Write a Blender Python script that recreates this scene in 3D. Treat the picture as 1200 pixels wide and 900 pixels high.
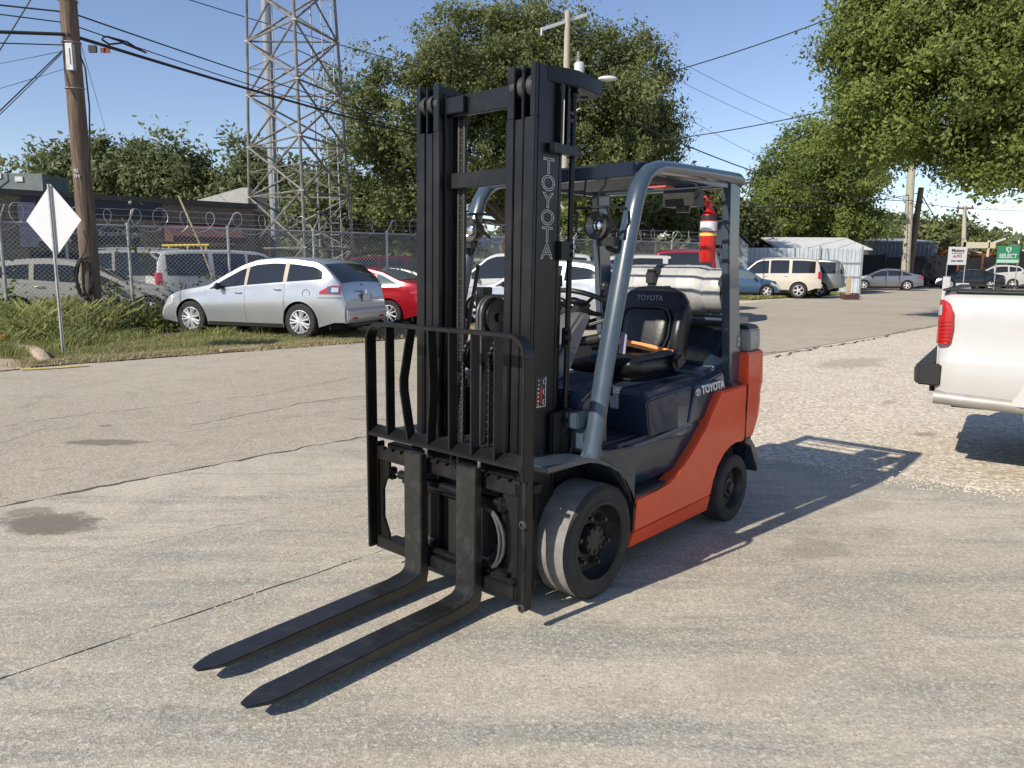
import bpy, bmesh, math, random
import numpy as np
from mathutils import Vector, Matrix
R_ = math.radians
PI = math.pi
for o in list(bpy.data.objects):
    bpy.data.objects.remove(o)
sc = bpy.context.scene
COL = sc.collection
rng = random.Random(7)
nrg = np.random.default_rng(11)

# ---------------------------------------------------------------- camera, sky, sun, exposure
cam = bpy.data.cameras.new('camera')
cam.sensor_width = 36.0
cam.lens = 875.3 / 1200 * 36.0
cam.clip_start = 0.05
cam.clip_end = 3000
camo = bpy.data.objects.new('camera', cam)
COL.objects.link(camo)
camo.location = (0, 0, 1.521)
PIT, ROLL = 0.1576, 0.0069
camo.rotation_mode = 'QUATERNION'
camo.rotation_quaternion = (Matrix.Rotation(PI/2 - PIT, 4, 'X') @ Matrix.Rotation(ROLL, 4, 'Z')).to_quaternion()
sc.camera = camo
sc.render.resolution_x, sc.render.resolution_y = 1024, 768

SUN_EL = R_(35.9)
SUNV = Vector((-1.085, -0.90, 0)).normalized() * math.cos(SUN_EL) + Vector((0, 0, math.sin(SUN_EL)))
w = bpy.data.worlds.new('World'); sc.world = w; w.use_nodes = True
nt = w.node_tree; nt.nodes.clear()
sky = nt.nodes.new('ShaderNodeTexSky'); sky.sky_type = 'NISHITA'; sky.sun_disc = False
sky.sun_elevation = SUN_EL
sky.sun_rotation = math.atan2(SUNV.x, SUNV.y)
sky.air_density = 1.0; sky.dust_density = 0.1; sky.ozone_density = 2.2
bg = nt.nodes.new('ShaderNodeBackground'); bg.inputs[1].default_value = 0.112
wo = nt.nodes.new('ShaderNodeOutputWorld')
tn = nt.nodes.new('ShaderNodeMix'); tn.data_type = 'RGBA'; tn.blend_type = 'MULTIPLY'; tn.inputs['Factor'].default_value = 1
tn.inputs['B'].default_value = (1.0, .94, 1.01, 1); nt.links.new(sky.outputs[0], tn.inputs['A']); nt.links.new(tn.outputs['Result'], bg.inputs[0]); nt.links.new(bg.outputs[0], wo.inputs[0])
sl = bpy.data.lights.new('sun', 'SUN'); sl.energy = 4.5; sl.angle = R_(0.5); sl.color = (1.0, 0.92, 0.80)
so = bpy.data.objects.new('sun', sl); COL.objects.link(so)
so.rotation_mode = 'QUATERNION'
so.rotation_quaternion = (-SUNV).to_track_quat('-Z', 'Y')
sc.view_settings.view_transform = 'Standard'
sc.view_settings.look = 'None'
sc.view_settings.gamma = 1.0
sc.view_settings.exposure = 0.37

# ---------------------------------------------------------------- materials
def new_mat(name):
    m = bpy.data.materials.new(name); m.use_nodes = True
    return m, m.node_tree, m.node_tree.nodes['Principled BSDF']
def mat(name, col, rough=0.5, metal=0.0, var=0.0, scale=8.0, bump=0.0, bscale=60.0, coat=0.0, spec=0.5,
        dirt=None, dscale=3.0, damt=0.5, stretch=None):
    m, t, b = new_mat(name)
    b.inputs['Base Color'].default_value = (*col, 1)
    b.inputs['Roughness'].default_value = rough
    b.inputs['Metallic'].default_value = metal
    b.inputs['Specular IOR Level'].default_value = spec
    if coat: b.inputs['Coat Weight'].default_value = coat; b.inputs['Coat Roughness'].default_value = 0.06
    N, L = t.nodes, t.links
    if var or bump or dirt:
        tc = N.new('ShaderNodeTexCoord'); src = tc.outputs['Object']
        if stretch:
            mp = N.new('ShaderNodeMapping'); mp.inputs['Scale'].default_value = stretch
            L.new(src, mp.inputs[0]); src = mp.outputs[0]
    if var or dirt:
        n = N.new('ShaderNodeTexNoise'); n.inputs['Scale'].default_value = scale; n.inputs['Detail'].default_value = 6
        n.inputs['Roughness'].default_value = 0.65
        L.new(src, n.inputs['Vector'])
        mx = N.new('ShaderNodeMix'); mx.data_type = 'RGBA'
        lo = [c*(1-var) for c in col]; hi = [min(1, c*(1+var)) for c in col]
        mx.inputs['A'].default_value = (*lo, 1); mx.inputs['B'].default_value = (*hi, 1)
        mr = N.new('ShaderNodeMapRange'); mr.inputs['From Min'].default_value = .3; mr.inputs['From Max'].default_value = .7
        L.new(n.outputs['Fac'], mr.inputs['Value']); L.new(mr.outputs[0], mx.inputs['Factor'])
        outc = mx.outputs['Result']
        if dirt:
            n2 = N.new('ShaderNodeTexNoise'); n2.inputs['Scale'].default_value = dscale; n2.inputs['Detail'].default_value = 8
            n2.inputs['Roughness'].default_value = 0.7
            L.new(src, n2.inputs['Vector'])
            m2 = N.new('ShaderNodeMapRange'); m2.inputs['From Min'].default_value = .5; m2.inputs['From Max'].default_value = .75
            m2.inputs['To Max'].default_value = damt
            L.new(n2.outputs['Fac'], m2.inputs['Value'])
            mx2 = N.new('ShaderNodeMix'); mx2.data_type = 'RGBA'
            L.new(m2.outputs[0], mx2.inputs['Factor']); L.new(outc, mx2.inputs['A']); mx2.inputs['B'].default_value = (*dirt, 1)
            outc = mx2.outputs['Result']
            ad = N.new('ShaderNodeMath'); ad.operation = 'MULTIPLY_ADD'; ad.inputs[1].default_value = .35; ad.inputs[2].default_value = rough
            L.new(m2.outputs[0], ad.inputs[0]); L.new(ad.outputs[0], b.inputs['Roughness'])
        L.new(outc, b.inputs['Base Color'])
    if bump:
        n3 = N.new('ShaderNodeTexNoise'); n3.inputs['Scale'].default_value = bscale; n3.inputs['Detail'].default_value = 5
        L.new(src, n3.inputs['Vector'])
        bp = N.new('ShaderNodeBump'); bp.inputs['Strength'].default_value = bump; bp.inputs['Distance'].default_value = 0.004
        L.new(n3.outputs['Fac'], bp.inputs['Height']); L.new(bp.outputs[0], b.inputs['Normal'])
    return m

def ground_mat(name, base, tint, speck, big=.35, stain=0.5, grit=0.02, bump=.5, pebble=55.0, pebmix=.3, streak=0.0, crack=0.0, spots=(), dark=1.0, patch=None):
    """mineral ground: broad blotches, mottling, pale aggregate and dark oily spots"""
    m, t, b = new_mat(name); N, L = t.nodes, t.links
    b.inputs['Roughness'].default_value = .9; b.inputs['Specular IOR Level'].default_value = .25
    tc = N.new('ShaderNodeTexCoord'); P = tc.outputs['Object']
    def noise(s, d=6, r=.6, vec=None):
        n = N.new('ShaderNodeTexNoise'); n.inputs['Scale'].default_value = s; n.inputs['Detail'].default_value = d
        n.inputs['Roughness'].default_value = r; L.new(vec or P, n.inputs['Vector']); return n.outputs['Fac']
    def ramp(v, a, c, lo=0., hi=1.):
        r = N.new('ShaderNodeMapRange'); r.inputs['From Min'].default_value = a; r.inputs['From Max'].default_value = c
        r.inputs['To Min'].default_value = lo; r.inputs['To Max'].default_value = hi
        L.new(v, r.inputs['Value']); return r.outputs[0]
    def mix(f, A, B, mode='MIX'):
        x = N.new('ShaderNodeMix'); x.data_type = 'RGBA'; x.blend_type = mode
        if isinstance(f, float): x.inputs['Factor'].default_value = f
        else: L.new(f, x.inputs['Factor'])
        for k, v in (('A', A), ('B', B)):
            if isinstance(v, tuple): x.inputs[k].default_value = (*v, 1)
            else: L.new(v, x.inputs[k])
        return x.outputs['Result']
    c = mix(ramp(noise(big, 7, .62), .42, .60), base, tint)
    if patch: c = mix(ramp(noise(big*1.9, 7, .62), .50, .62, 0, .55), c, patch)
    c = mix(ramp(noise(2.3, 8, .7), .50, .64, 0, .45), c, tuple(x*.74 for x in base))
    c = mix(ramp(noise(6, 8, .75), .52, .62, 0, .35), c, tuple(min(1, x*1.28) for x in base))
    if streak:
        mp = N.new('ShaderNodeMapping'); mp.inputs['Rotation'].default_value = (0, 0, R_(-47)); mp.inputs['Scale'].default_value = (.35, 2.6, 1)
        L.new(P, mp.inputs[0])
        c = mix(ramp(noise(1.3, 8, .7, mp.outputs[0]), .50, .62, 0, streak), c, patch or base)
        c = mix(ramp(noise(2.3, 9, .75, mp.outputs[0]), .53, .62, 0, streak*.8), c, tuple(min(1, x*1.32) for x in base))
    v = N.new('ShaderNodeTexVoronoi'); v.inputs['Scale'].default_value = pebble; L.new(P, v.inputs['Vector'])
    sp = N.new('ShaderNodeSeparateColor'); L.new(v.outputs['Color'], sp.inputs[0])
    c = mix(ramp(sp.outputs[0], .45, 1., 0, pebmix), c, speck)
    c = mix(ramp(sp.outputs[1], .6, 1., 0, pebmix*1.1*dark), c, tuple(x*.42 for x in base))
    v2 = N.new('ShaderNodeTexVoronoi'); v2.inputs['Scale'].default_value = pebble*.62; L.new(P, v2.inputs['Vector'])
    s2 = N.new('ShaderNodeSeparateColor'); L.new(v2.outputs['Color'], s2.inputs[0])
    c = mix(ramp(s2.outputs[0], .86, .92, 0, pebmix*.8), c, speck)
    c = mix(ramp(s2.outputs[2], .93, .96, 0, pebmix*.7*dark), c, tuple(x*.35 for x in base))
    if stain:
        c = mix(ramp(noise(.75, 4, .55), .64, .74, 0, stain), c, tuple(x*.45 for x in base))
        c = mix(ramp(noise(3.6, 3, .5), .70, .76, 0, stain), c, tuple(x*.4 for x in base))
    if crack:
        nv = noise(3., 6, .7); cmb = N.new('ShaderNodeVectorMath'); cmb.operation = 'SCALE'; cmb.inputs[0].default_value = (1, 1, 1)
        L.new(nv, cmb.inputs['Scale'])
        ad = N.new('ShaderNodeVectorMath'); ad.operation = 'ADD'; L.new(P, ad.inputs[0]); L.new(cmb.outputs[0], ad.inputs[1])
        v3 = N.new('ShaderNodeTexVoronoi'); v3.feature = 'DISTANCE_TO_EDGE'; v3.inputs['Scale'].default_value = .33
        L.new(ad.outputs[0], v3.inputs['Vector'])
        c = mix(ramp(v3.outputs['Distance'], 0.0, .006, crack, 0), c, tuple(x*.4 for x in base))
    for (sx, sy, rx, ry, rot, amt, fac) in spots:
        mp = N.new('ShaderNodeMapping'); mp.vector_type = 'TEXTURE'; mp.inputs['Location'].default_value = (sx, sy, 0)
        mp.inputs['Rotation'].default_value = (0, 0, rot); mp.inputs['Scale'].default_value = (rx, ry, 1)
        L.new(P, mp.inputs[0]); ln = N.new('ShaderNodeVectorMath'); ln.operation = 'LENGTH'; L.new(mp.outputs[0], ln.inputs[0])
        ad = N.new('ShaderNodeMath'); ad.operation = 'MULTIPLY_ADD'; ad.inputs[1].default_value = 2.4; L.new(noise(4, 8, .75), ad.inputs[0]); L.new(ln.outputs['Value'], ad.inputs[2])
        c = mix(ramp(ad.outputs[0], 1.95, 2.35, amt, 0), c, tuple(x*fac for x in base))
    L.new(c, b.inputs['Base Color'])
    mul = N.new('ShaderNodeMath'); mul.operation = 'ADD'
    L.new(noise(90, 4, .7), mul.inputs[0]); L.new(ramp(v.outputs['Distance'], 0, .8), mul.inputs[1])
    bp = N.new('ShaderNodeBump'); bp.inputs['Strength'].default_value = bump; bp.inputs['Distance'].default_value = grit
    L.new(mul.outputs[0], bp.inputs['Height']); L.new(bp.outputs[0], b.inputs['Normal'])
    return m

def leaf_mat(name, a, c, scale=.6, tr=.35):
    m, t, b = new_mat(name); N, L = t.nodes, t.links
    at = N.new('ShaderNodeAttribute'); at.attribute_name = 'rnd'
    tc = N.new('ShaderNodeTexCoord'); n = N.new('ShaderNodeTexNoise'); n.inputs['Scale'].default_value = scale
    L.new(tc.outputs['Object'], n.inputs['Vector'])
    md = N.new('ShaderNodeMath'); md.operation = 'MULTIPLY_ADD'; md.inputs[1].default_value = .6
    L.new(at.outputs['Fac'], md.inputs[0]); 
    m3 = N.new('ShaderNodeMath'); m3.operation = 'MULTIPLY'; m3.inputs[1].default_value = .5; L.new(n.outputs['Fac'], m3.inputs[0]); L.new(m3.outputs[0], md.inputs[2])
    x = N.new('ShaderNodeMix'); x.data_type = 'RGBA'; x.inputs['A'].default_value = (*a, 1); x.inputs['B'].default_value = (*c, 1)
    L.new(md.outputs[0], x.inputs['Factor'])
    L.new(x.outputs['Result'], b.inputs['Base Color']); b.inputs['Roughness'].default_value = .5
    b.inputs['Specular IOR Level'].default_value = .35
    if tr:
        ts = N.new('ShaderNodeBsdfTranslucent'); hs = N.new('ShaderNodeHueSaturation'); hs.inputs['Value'].default_value = 1.3
        L.new(x.outputs['Result'], hs.inputs['Color']); L.new(hs.outputs[0], ts.inputs[0])
        ms = N.new('ShaderNodeMixShader'); ms.inputs[0].default_value = tr
        out = N['Material Output']; L.new(b.outputs[0], ms.inputs[1]); L.new(ts.outputs[0], ms.inputs[2]); L.new(ms.outputs[0], out.inputs[0])
    return m

M = {}
M['concrete'] = ground_mat('concrete', (.385,.345,.267), (.50,.45,.352), (.82,.76,.64), patch=(.25,.245,.21), big=.5, stain=.45, pebble=140, pebmix=.34, streak=.8, bump=.3, grit=.004,
  spots=((-2.72,4.22,.30,.17,-.1,.85,.42),(-2.98,4.43,.13,.09,.3,.6,.5),(1.67,3.90,.20,.14,.3,.45,.6),(.42,3.0,.09,.06,.3,.35,.75),(-.95,5.2,.35,.12,.8,.3,.7),(.9,2.6,.2,.1,.3,.3,.8),(2.2,4.6,.3,.1,.5,.35,.7)))
M['asphalt'] = ground_mat('asphalt', (.375,.328,.25), (.43,.382,.295), (.66,.60,.50), big=.22, stain=.2, pebble=90, pebmix=.4, bump=.32, grit=.005, crack=.5,
  spots=((-3.55,6.32,.34,.12,0,.75,.42),(-3.9,7.0,.06,.05,0,.6,.4),(-1.9,8.5,.5,.1,.5,.3,.6),(-.9,9.6,.4,.08,.6,.5,.5)))
M['gravel'] = ground_mat('gravel', (.55,.465,.34), (.62,.53,.40), (.92,.85,.74), big=.3, stain=.1, pebble=52, pebmix=.75, bump=.55, grit=.01, dark=.75,
  spots=((5.6,12.2,1.0,.4,.75,.5,.55),(3.9,6.9,.12,.08,.75,.6,.4),(4.4,8.6,.2,.08,.75,.5,.5)))
M['dirt'] = ground_mat('dirt', (.20,.165,.12), (.26,.22,.16), (.4,.36,.3), pebble=40, pebmix=.3, bump=.8, grit=.03)
M['soil'] = ground_mat('soil', (.085,.075,.06), (.12,.10,.08), (.2,.18,.15), pebble=50, pebmix=.2, bump=.8)
M['pink_concrete'] = ground_mat('pink_concrete', (.43,.33,.24), (.50,.42,.33), (.6,.55,.48), pebble=60, pebmix=.2)
M['stone'] = mat('stone', (.5,.46,.38), .9, var=.35, scale=20, bump=.4)
M['pebble'] = mat('pebble', (.58,.51,.40), .9, var=.5, scale=3)

# ---------------------------------------------------------------- object helpers
class B:
    """collects shapes in one bmesh"""
    def __init__(s): s.bm = bmesh.new()
    def box(s, c, d, rot=None, taper=None):
        mtx = Matrix.Translation(c) @ (rot if rot else Matrix.Identity(4)) @ Matrix.Diagonal((*d, 1))
        r = bmesh.ops.create_cube(s.bm, size=1, matrix=mtx)
        return s
    def bx(s, x0, x1, y0, y1, z0, z1):
        return s.box(((x0+x1)/2, (y0+y1)/2, (z0+z1)/2), (abs(x1-x0), abs(y1-y0), abs(z1-z0)))
    def prism(s, pts, ax, a, b):
        """polygon pts in the plane normal to ax ('x','y','z'), extruded from a to b"""
        def P(p, v):
            return {'x': (v, p[0], p[1]), 'y': (p[0], v, p[1]), 'z': (p[0], p[1], v)}[ax]
        va = [s.bm.verts.new(P(p, a)) for p in pts]; vb = [s.bm.verts.new(P(p, b)) for p in pts]
        n = len(pts); fs = []
        fs.append(s.bm.faces.new(va)); fs.append(s.bm.faces.new(vb[::-1]))
        for i in range(n):
            fs.append(s.bm.faces.new((va[i], va[(i+1) % n], vb[(i+1) % n], vb[i])))
        bmesh.ops.recalc_face_normals(s.bm, faces=fs)
        return s
    def loft(s, rings, cap=True, closed=True):
        vs = [[s.bm.verts.new(p) for p in r] for r in rings]; fs = []
        for a, b in zip(vs[:-1], vs[1:]):
            n = len(a)
            for i in range(n if closed else n-1):
                j = (i+1) % n
                try: fs.append(s.bm.faces.new((a[i], a[j], b[j], b[i])))
                except ValueError: pass
        if cap:
            fs.append(s.bm.faces.new(vs[0][::-1])); fs.append(s.bm.faces.new(vs[-1]))
        bmesh.ops.recalc_face_normals(s.bm, faces=fs)
        return s
    def tube(s, path, r, seg=8, r2=None, cap=True, flat=None):
        """round (or flattened) tube along a path; r may be a list"""
        P = [Vector(p) for p in path]; n = len(P)
        T = []
        for i in range(n):
            t = (P[min(i+1, n-1)] - P[max(i-1, 0)]); T.append(t.normalized())
        up = Vector((0, 0, 1)) if abs(T[0].z) < .9 else Vector((1, 0, 0))
        u = T[0].cross(up).normalized()
        rings = []
        for i in range(n):
            u = (u - T[i]*u.dot(T[i])).normalized(); v = T[i].cross(u)
            rr = r[i] if isinstance(r, (list, tuple)) else r
            rb = rr*(r2 if r2 else 1)
            rings.append([P[i] + u*math.cos(2*PI*k/seg)*rr + v*math.sin(2*PI*k/seg)*rb for k in range(seg)])
        return s.loft(rings, cap)
    def cyl(s, a, b, r, seg=16, r2=None):
        a = Vector(a); b = Vector(b)
        return s.tube([a, b], [r, r if r2 is None else r2], seg)
    def lathe(s, prof, c, axis='y', seg=40, ang=2*PI):
        """prof = (axial, radius) list round the axis through c"""
        rings = []
        full = abs(ang-2*PI) < 1e-6
        for k in range(seg if full else seg+1):
            a = ang*k/seg
            ring = []
            for ax, r in prof:
                ca, sa = math.cos(a)*r, math.sin(a)*r
                p = {'x': (ax, ca, sa), 'y': (ca, ax, sa), 'z': (ca, sa, ax)}[axis]
                ring.append((c[0]+p[0], c[1]+p[1], c[2]+p[2]))
            rings.append(ring)
        vs = [[s.bm.verts.new(p) for p in r] for r in rings]; fs = []
        m = len(vs)
        for i in range(m if full else m-1):
            a, b = vs[i], vs[(i+1) % m]
            for j in range(len(prof)-1):
                try: fs.append(s.bm.faces.new((a[j], a[j+1], b[j+1], b[j])))
                except ValueError: pass
        bmesh.ops.remove_doubles(s.bm, verts=[v for r in vs for v in r], dist=1e-5)
        s.bm.normal_update()
        return s
    def sphere(s, c, r, seg=12, sc_=(1, 1, 1)):
        bmesh.ops.create_uvsphere(s.bm, u_segments=seg, v_segments=max(6, seg//2), radius=r,
                                  matrix=Matrix.Translation(c) @ Matrix.Diagonal((*sc_, 1)))
        return s
    def grid(s, P):
        """P[i][j] points -> sheet"""
        vs = [[s.bm.verts.new(p) for p in r] for r in P]
        for a, b in zip(vs[:-1], vs[1:]):
            for j in range(len(a)-1):
                try: s.bm.faces.new((a[j], a[j+1], b[j+1], b[j]))
                except ValueError: pass
        return s
    def mesh(s, name, m, smooth=40, bevel=0, bseg=2):
        if bevel:
            es = [e for e in s.bm.edges if len(e.link_faces) == 2 and e.calc_face_angle(0) > .6]
            try: bmesh.ops.bevel(s.bm, geom=es, offset=bevel, segments=bseg, affect='EDGES', clamp_overlap=True)
            except Exception: pass
        me = bpy.data.meshes.new(name); s.bm.to_mesh(me); s.bm.free()
        if m: me.materials.append(m)
        if smooth:
            me.shade_smooth(); me.set_sharp_from_angle(angle=R_(smooth))
        return me
    def build(s, name, m, parent=None, smooth=40, bevel=0, bseg=2, **kw):
        return link(name, s.mesh(name, m, smooth, bevel, bseg), parent, **kw)

def link(name, me, parent=None, loc=None, rotz=None, **kw):
    o = bpy.data.objects.new(name, me); COL.objects.link(o)
    if parent: o.parent = parent
    if loc: o.location = loc
    if rotz is not None: o.rotation_euler = (0, 0, rotz)
    for k, v in kw.items(): o[k] = v
    return o
def thing(name, label, cat, loc=(0, 0, 0), rotz=0, group=None):
    o = bpy.data.objects.new(name, None); COL.objects.link(o)
    o.empty_display_size = .2
    o.location = loc; o.rotation_euler = (0, 0, rotz); o['label'] = label; o['category'] = cat
    if group: o['group'] = group
    return o
def np_mesh(name, co, nper, m, rnd=None, smooth=False):
    """co: (n*nper,3) points, faces of nper points each"""
    n = len(co)//nper
    me = bpy.data.meshes.new(name)
    me.vertices.add(len(co)); me.vertices.foreach_set('co', np.ascontiguousarray(co, dtype=np.float32).ravel())
    me.loops.add(n*nper); me.loops.foreach_set('vertex_index', np.arange(n*nper, dtype=np.int32))
    me.polygons.add(n); me.polygons.foreach_set('loop_start', np.arange(0, n*nper, nper, dtype=np.int32))
    if rnd is not None:
        at = me.attributes.new('rnd', 'FLOAT', 'FACE'); at.data.foreach_set('value', rnd.astype(np.float32))
    me.update(calc_edges=True)
    if m: me.materials.append(m)
    if not smooth: me.polygons.foreach_set('use_smooth', [False]*n)
    return me
def text_mesh(body, size, m, font_depth=0.001, outline=0, space=1.0, bold=0):
    cu = bpy.data.curves.new('lettering', 'FONT'); cu.body = body; cu.size = size
    cu.align_x = 'CENTER'; cu.align_y = 'CENTER'; cu.space_character = space
    if outline:
        cu.fill_mode = 'NONE'; cu.bevel_depth = outline; cu.bevel_resolution = 0
    else:
        cu.extrude = font_depth; cu.offset = bold
    cu.resolution_u = 4
    o = bpy.data.objects.new('tmp', cu); COL.objects.link(o)
    dg = bpy.context.evaluated_depsgraph_get(); dg.update()
    me = bpy.data.meshes.new_from_object(o.evaluated_get(dg))
    bpy.data.objects.remove(o)
    me.name = 'lettering'; me.materials.clear(); me.materials.append(m)
    return me
def basis(x, y, loc):
    """matrix with columns x, y, x cross y at loc"""
    x = Vector(x).normalized(); y = Vector(y).normalized(); z = x.cross(y)
    mt = Matrix((x, y, z)).transposed().to_4x4(); mt.translation = loc
    return mt
def put(name, me, parent, mt, **kw):
    me = me.copy() if False else me
    o = link(name, me, parent, **kw); o.matrix_local = mt
    return o
def sample(pts, x):
    """piecewise-linear y(x) for ascending x"""
    if x <= pts[0][0]: return pts[0][1]
    for (a, b), (c, d) in zip(pts[:-1], pts[1:]):
        if x <= c: return b + (d-b)*(x-a)/(c-a) if c > a else d
    return pts[-1][1]
def smp(pts, x, k=.05):
    return sum(sample(pts, x+d) for d in (-k, -k/2, 0, k/2, k))/5
def clip_line(p, n): return p
# ================================================================ ground
def sheet(name, pts, z, m, kind='structure', sub=0):
    b = B(); vs = [b.bm.verts.new((x, y, z)) for x, y in pts]
    f = b.bm.faces.new(vs)
    if f.normal.z < 0: bmesh.ops.reverse_faces(b.bm, faces=[f])
    bmesh.ops.triangulate(b.bm, faces=[f])
    return b.build(name, m, smooth=0, kind=kind)
sheet('ground', [(-900, -300), (900, -300), (900, 1500), (-900, 1500)], -.030, M['gravel'])
near_edge = [(-22, -16.2), (-3.02, 4.73), (-1.32, 6.64), (4.42, 13.14), (10.9, 19.6), (30, 40), (72, 84), (170, 180)]
far_edge = [(150, 190), (62, 91.5), (26.3, 51.5), (19.6, 42.8), (12, 35.2), (3, 22.4), (-2.9, 14.9), (-7.2, 10.8), (-34, -14)]
def wobble(pts, amp=.05, step=.5, seed=1):
    r = random.Random(seed); out = []
    for (a, b), (c, d) in zip(pts[:-1], pts[1:]):
        L = math.hypot(c-a, d-b); n = max(1, min(90, int(L/step)))
        for i in range(n):
            t = i/n; out.append((a+(c-a)*t + r.uniform(-amp, amp), b+(d-b)*t + r.uniform(-amp, amp)))
    out.append(pts[-1]); return out
sheet('road', wobble(near_edge, .012, .3) + wobble(far_edge, .05, .4, 3), -.022, M['asphalt'])
# concrete apron: rows of slabs parallel to the road, joints between them
d_ = Vector((.683, .731, 0)).normalized(); n_ = Vector((.731, -.683, 0))
A0 = Vector((-3.02, 4.73, 0))
def apron(k0, k1, t0, t1, cut_a, seed, t_end=None):
    """slab between normal offsets k0..k1 from the road edge"""
    r = random.Random(seed); up = []; dn = []
    N_ = 90
    for i in range(N_+1):
        f = i/N_
        ta = t0 + (cut_a(k0)-t0)*f; tb = t0 + (cut_a(k1)-t0)*f
        p = A0 + d_*ta + n_*(k0 + r.uniform(-.008, .010)); q = A0 + d_*tb + n_*(k1 + r.uniform(-.010, .008))
        up.append((p.x, p.y)); dn.append((q.x, q.y))
    b = B(); b.prism(up + dn[::-1], 'z', -.12, 0)
    return b.build('concrete_slab', M['concrete'], smooth=0, kind='structure')
# far end of the apron meets the gravel on a line from (3.45,4.85) to (1.9,6.4) and beyond
g0, g1 = Vector((3.9, 4.62, 0)), Vector((1.75, 6.0, 0)); gd = (g1-g0)
def cut(k):
    # intersect A0 + d t + n k with the gravel edge line
    o_ = A0 + n_*k - g0
    det = d_.x*(-gd.y) + gd.x*d_.y
    t = (-o_.x*(-gd.y) + (-gd.x)*o_.y)/det if abs(det) > 1e-9 else 8
    # solve d t - gd s = -o
    t = (-o_.x*-gd.y - (-gd.x)*-o_.y)/(d_.x*-gd.y - (-gd.x)*d_.y)
    return min(max(t, 2), 14)
apron(.012, 2.314, -14, 8, cut, 1)
apron(2.320, 5.6, -14, 8, cut, 2)
apron(5.615, 11, -14, 8, cut, 3)
M['crack0'] = mat('joint_dirt', (.21,.185,.145), .95, var=.3, scale=20)
# dark filler under the joints
b = B()
for k, wd in ((.0, .03), (2.318, .02), (5.607, .02)):
    p0 = A0 + d_*-14 + n_*(k-wd); p1 = A0 + d_*cut(k) + n_*(k-wd); p2 = A0 + d_*cut(k) + n_*(k+wd); p3 = A0 + d_*-14 + n_*(k+wd)
    vs = [b.bm.verts.new((p.x, p.y, -.014)) for p in (p0, p1, p2, p3)]; f = b.bm.faces.new(vs)
    if f.normal.z < 0: f.normal_flip()
b.build('joint_filler', M['crack0'], smooth=0, kind='structure')
# cracks: thin dark ragged strips lying on the surfaces
M['crack'] = mat('crack_dark', (.085,.075,.06), .95)
def crack(pts, z, w_, seed, jit=.05):
    r = random.Random(seed); P = [Vector((x, y, 0)) for x, y in pts]; q = []
    for a, c_ in zip(P[:-1], P[1:]):
        n = max(2, int((c_-a).length/.09))
        for i in range(n): q.append(a.lerp(c_, i/n) + Vector((r.gauss(0, jit*.4), r.gauss(0, jit*.4), 0)))
    q.append(P[-1]); b = B(); L_ = []; 
    for i, p in enumerate(q):
        t = (q[min(i+1, len(q)-1)] - q[max(i-1, 0)]).normalized(); n2 = Vector((-t.y, t.x, 0)); w2 = w_*r.uniform(.15, 1)*min(1, .15+min(i, len(q)-1-i)/4)
        L_.append([(p.x+n2.x*w2, p.y+n2.y*w2, z), (p.x-n2.x*w2, p.y-n2.y*w2, z)])
    b.grid(L_); bmesh.ops.recalc_face_normals(b.bm, faces=b.bm.faces[:])
    if sum(f.normal.z for f in b.bm.faces) < 0: bmesh.ops.reverse_faces(b.bm, faces=b.bm.faces[:])
    return b.build('crack', M['crack'], smooth=0, kind='structure')
def rd(t, k): p = A0 + d_*t + n_*k; return (p.x, p.y)
crack([rd(-6, .0), rd(-2, .012), rd(0, .0), rd(2.5, .015), rd(4.5, .005), rd(7, .01)], .0016, .024, 1, .035)
crack([rd(11, -.05), rd(13, -.1), rd(15.5, .05), rd(19, -.1), rd(24, .1)], -.0205, .030, 2, .12)
crack([rd(10.2, -.9), rd(11.4, -.5), rd(12.3, -.2)], -.0180, .035, 12, .12)
crack([rd(1.5, -1.6), rd(3.2, -1.9), rd(4.8, -1.7), rd(6.5, -2.3)], -.0200, .010, 3)
crack([rd(-1.5, -2.4), rd(.8, -2.9), rd(3.0, -2.7), rd(5.5, -3.4)], -.0195, .006, 4)
crack([rd(5.5, -4.2), rd(8, -3.9), rd(10.5, -4.4)], -.0190, .012, 5)
crack([(3.0, 12.6), (2.2, 13.6), (2.6, 14.8), (1.8, 16.2)], -.0175, .014, 6)
crack([rd(2.9, -.05), rd(3.1, -.5), rd(2.8, -1.0)], -.0170, .008, 7)
crack([rd(-.5, 1.2), rd(1.4, 1.5), rd(3.0, 1.3)], .0014, .0016, 9)
# loose chips and pebbles on the gravel and beside the joints (tiny tetra-like stones)
def stones(name, n, region, smin, smax, m, z=0, seed=5):
    g = np.random.default_rng(seed); pts = []
    while len(pts) < n:
        x, y = region(g); pts.append((x, y))
    base = np.array([(1, 0, 0), (-.5, .8, 0), (-.5, -.8, 0), (0, 0, .75)])
    tri = np.array([0, 1, 3, 1, 2, 3, 2, 0, 3])
    co = np.empty((n*9, 3))
    for i, (x, y) in enumerate(pts):
        s_ = g.uniform(smin, smax); a = g.uniform(0, 6.28); c_, q = math.cos(a), math.sin(a)
        v = base*s_*g.uniform(.6, 1.2, (4, 3)); v = np.c_[v[:, 0]*c_-v[:, 1]*q, v[:, 0]*q+v[:, 1]*c_, v[:, 2]*.8] + (x, y, z)
        co[i*9:(i+1)*9] = v[tri]
    return link(name, np_mesh(name, co, 3, m, g.uniform(0, 1, n*3)), kind='stuff')
def gravel_region(g):
    while True:
        y = 4.6 + 15*g.uniform()**1.8; x = g.uniform(1.2, 12)
        k = Vector((x, y, 0)) - A0
        if k.dot(n_) > .1 and (Vector((x, y, 0))-g0).cross(gd).z < 0 and x < 0.8*y+2: return x, y
stones('gravel_stones', 16000, gravel_region, .006, .02, M['pebble'], -.030)
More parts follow.
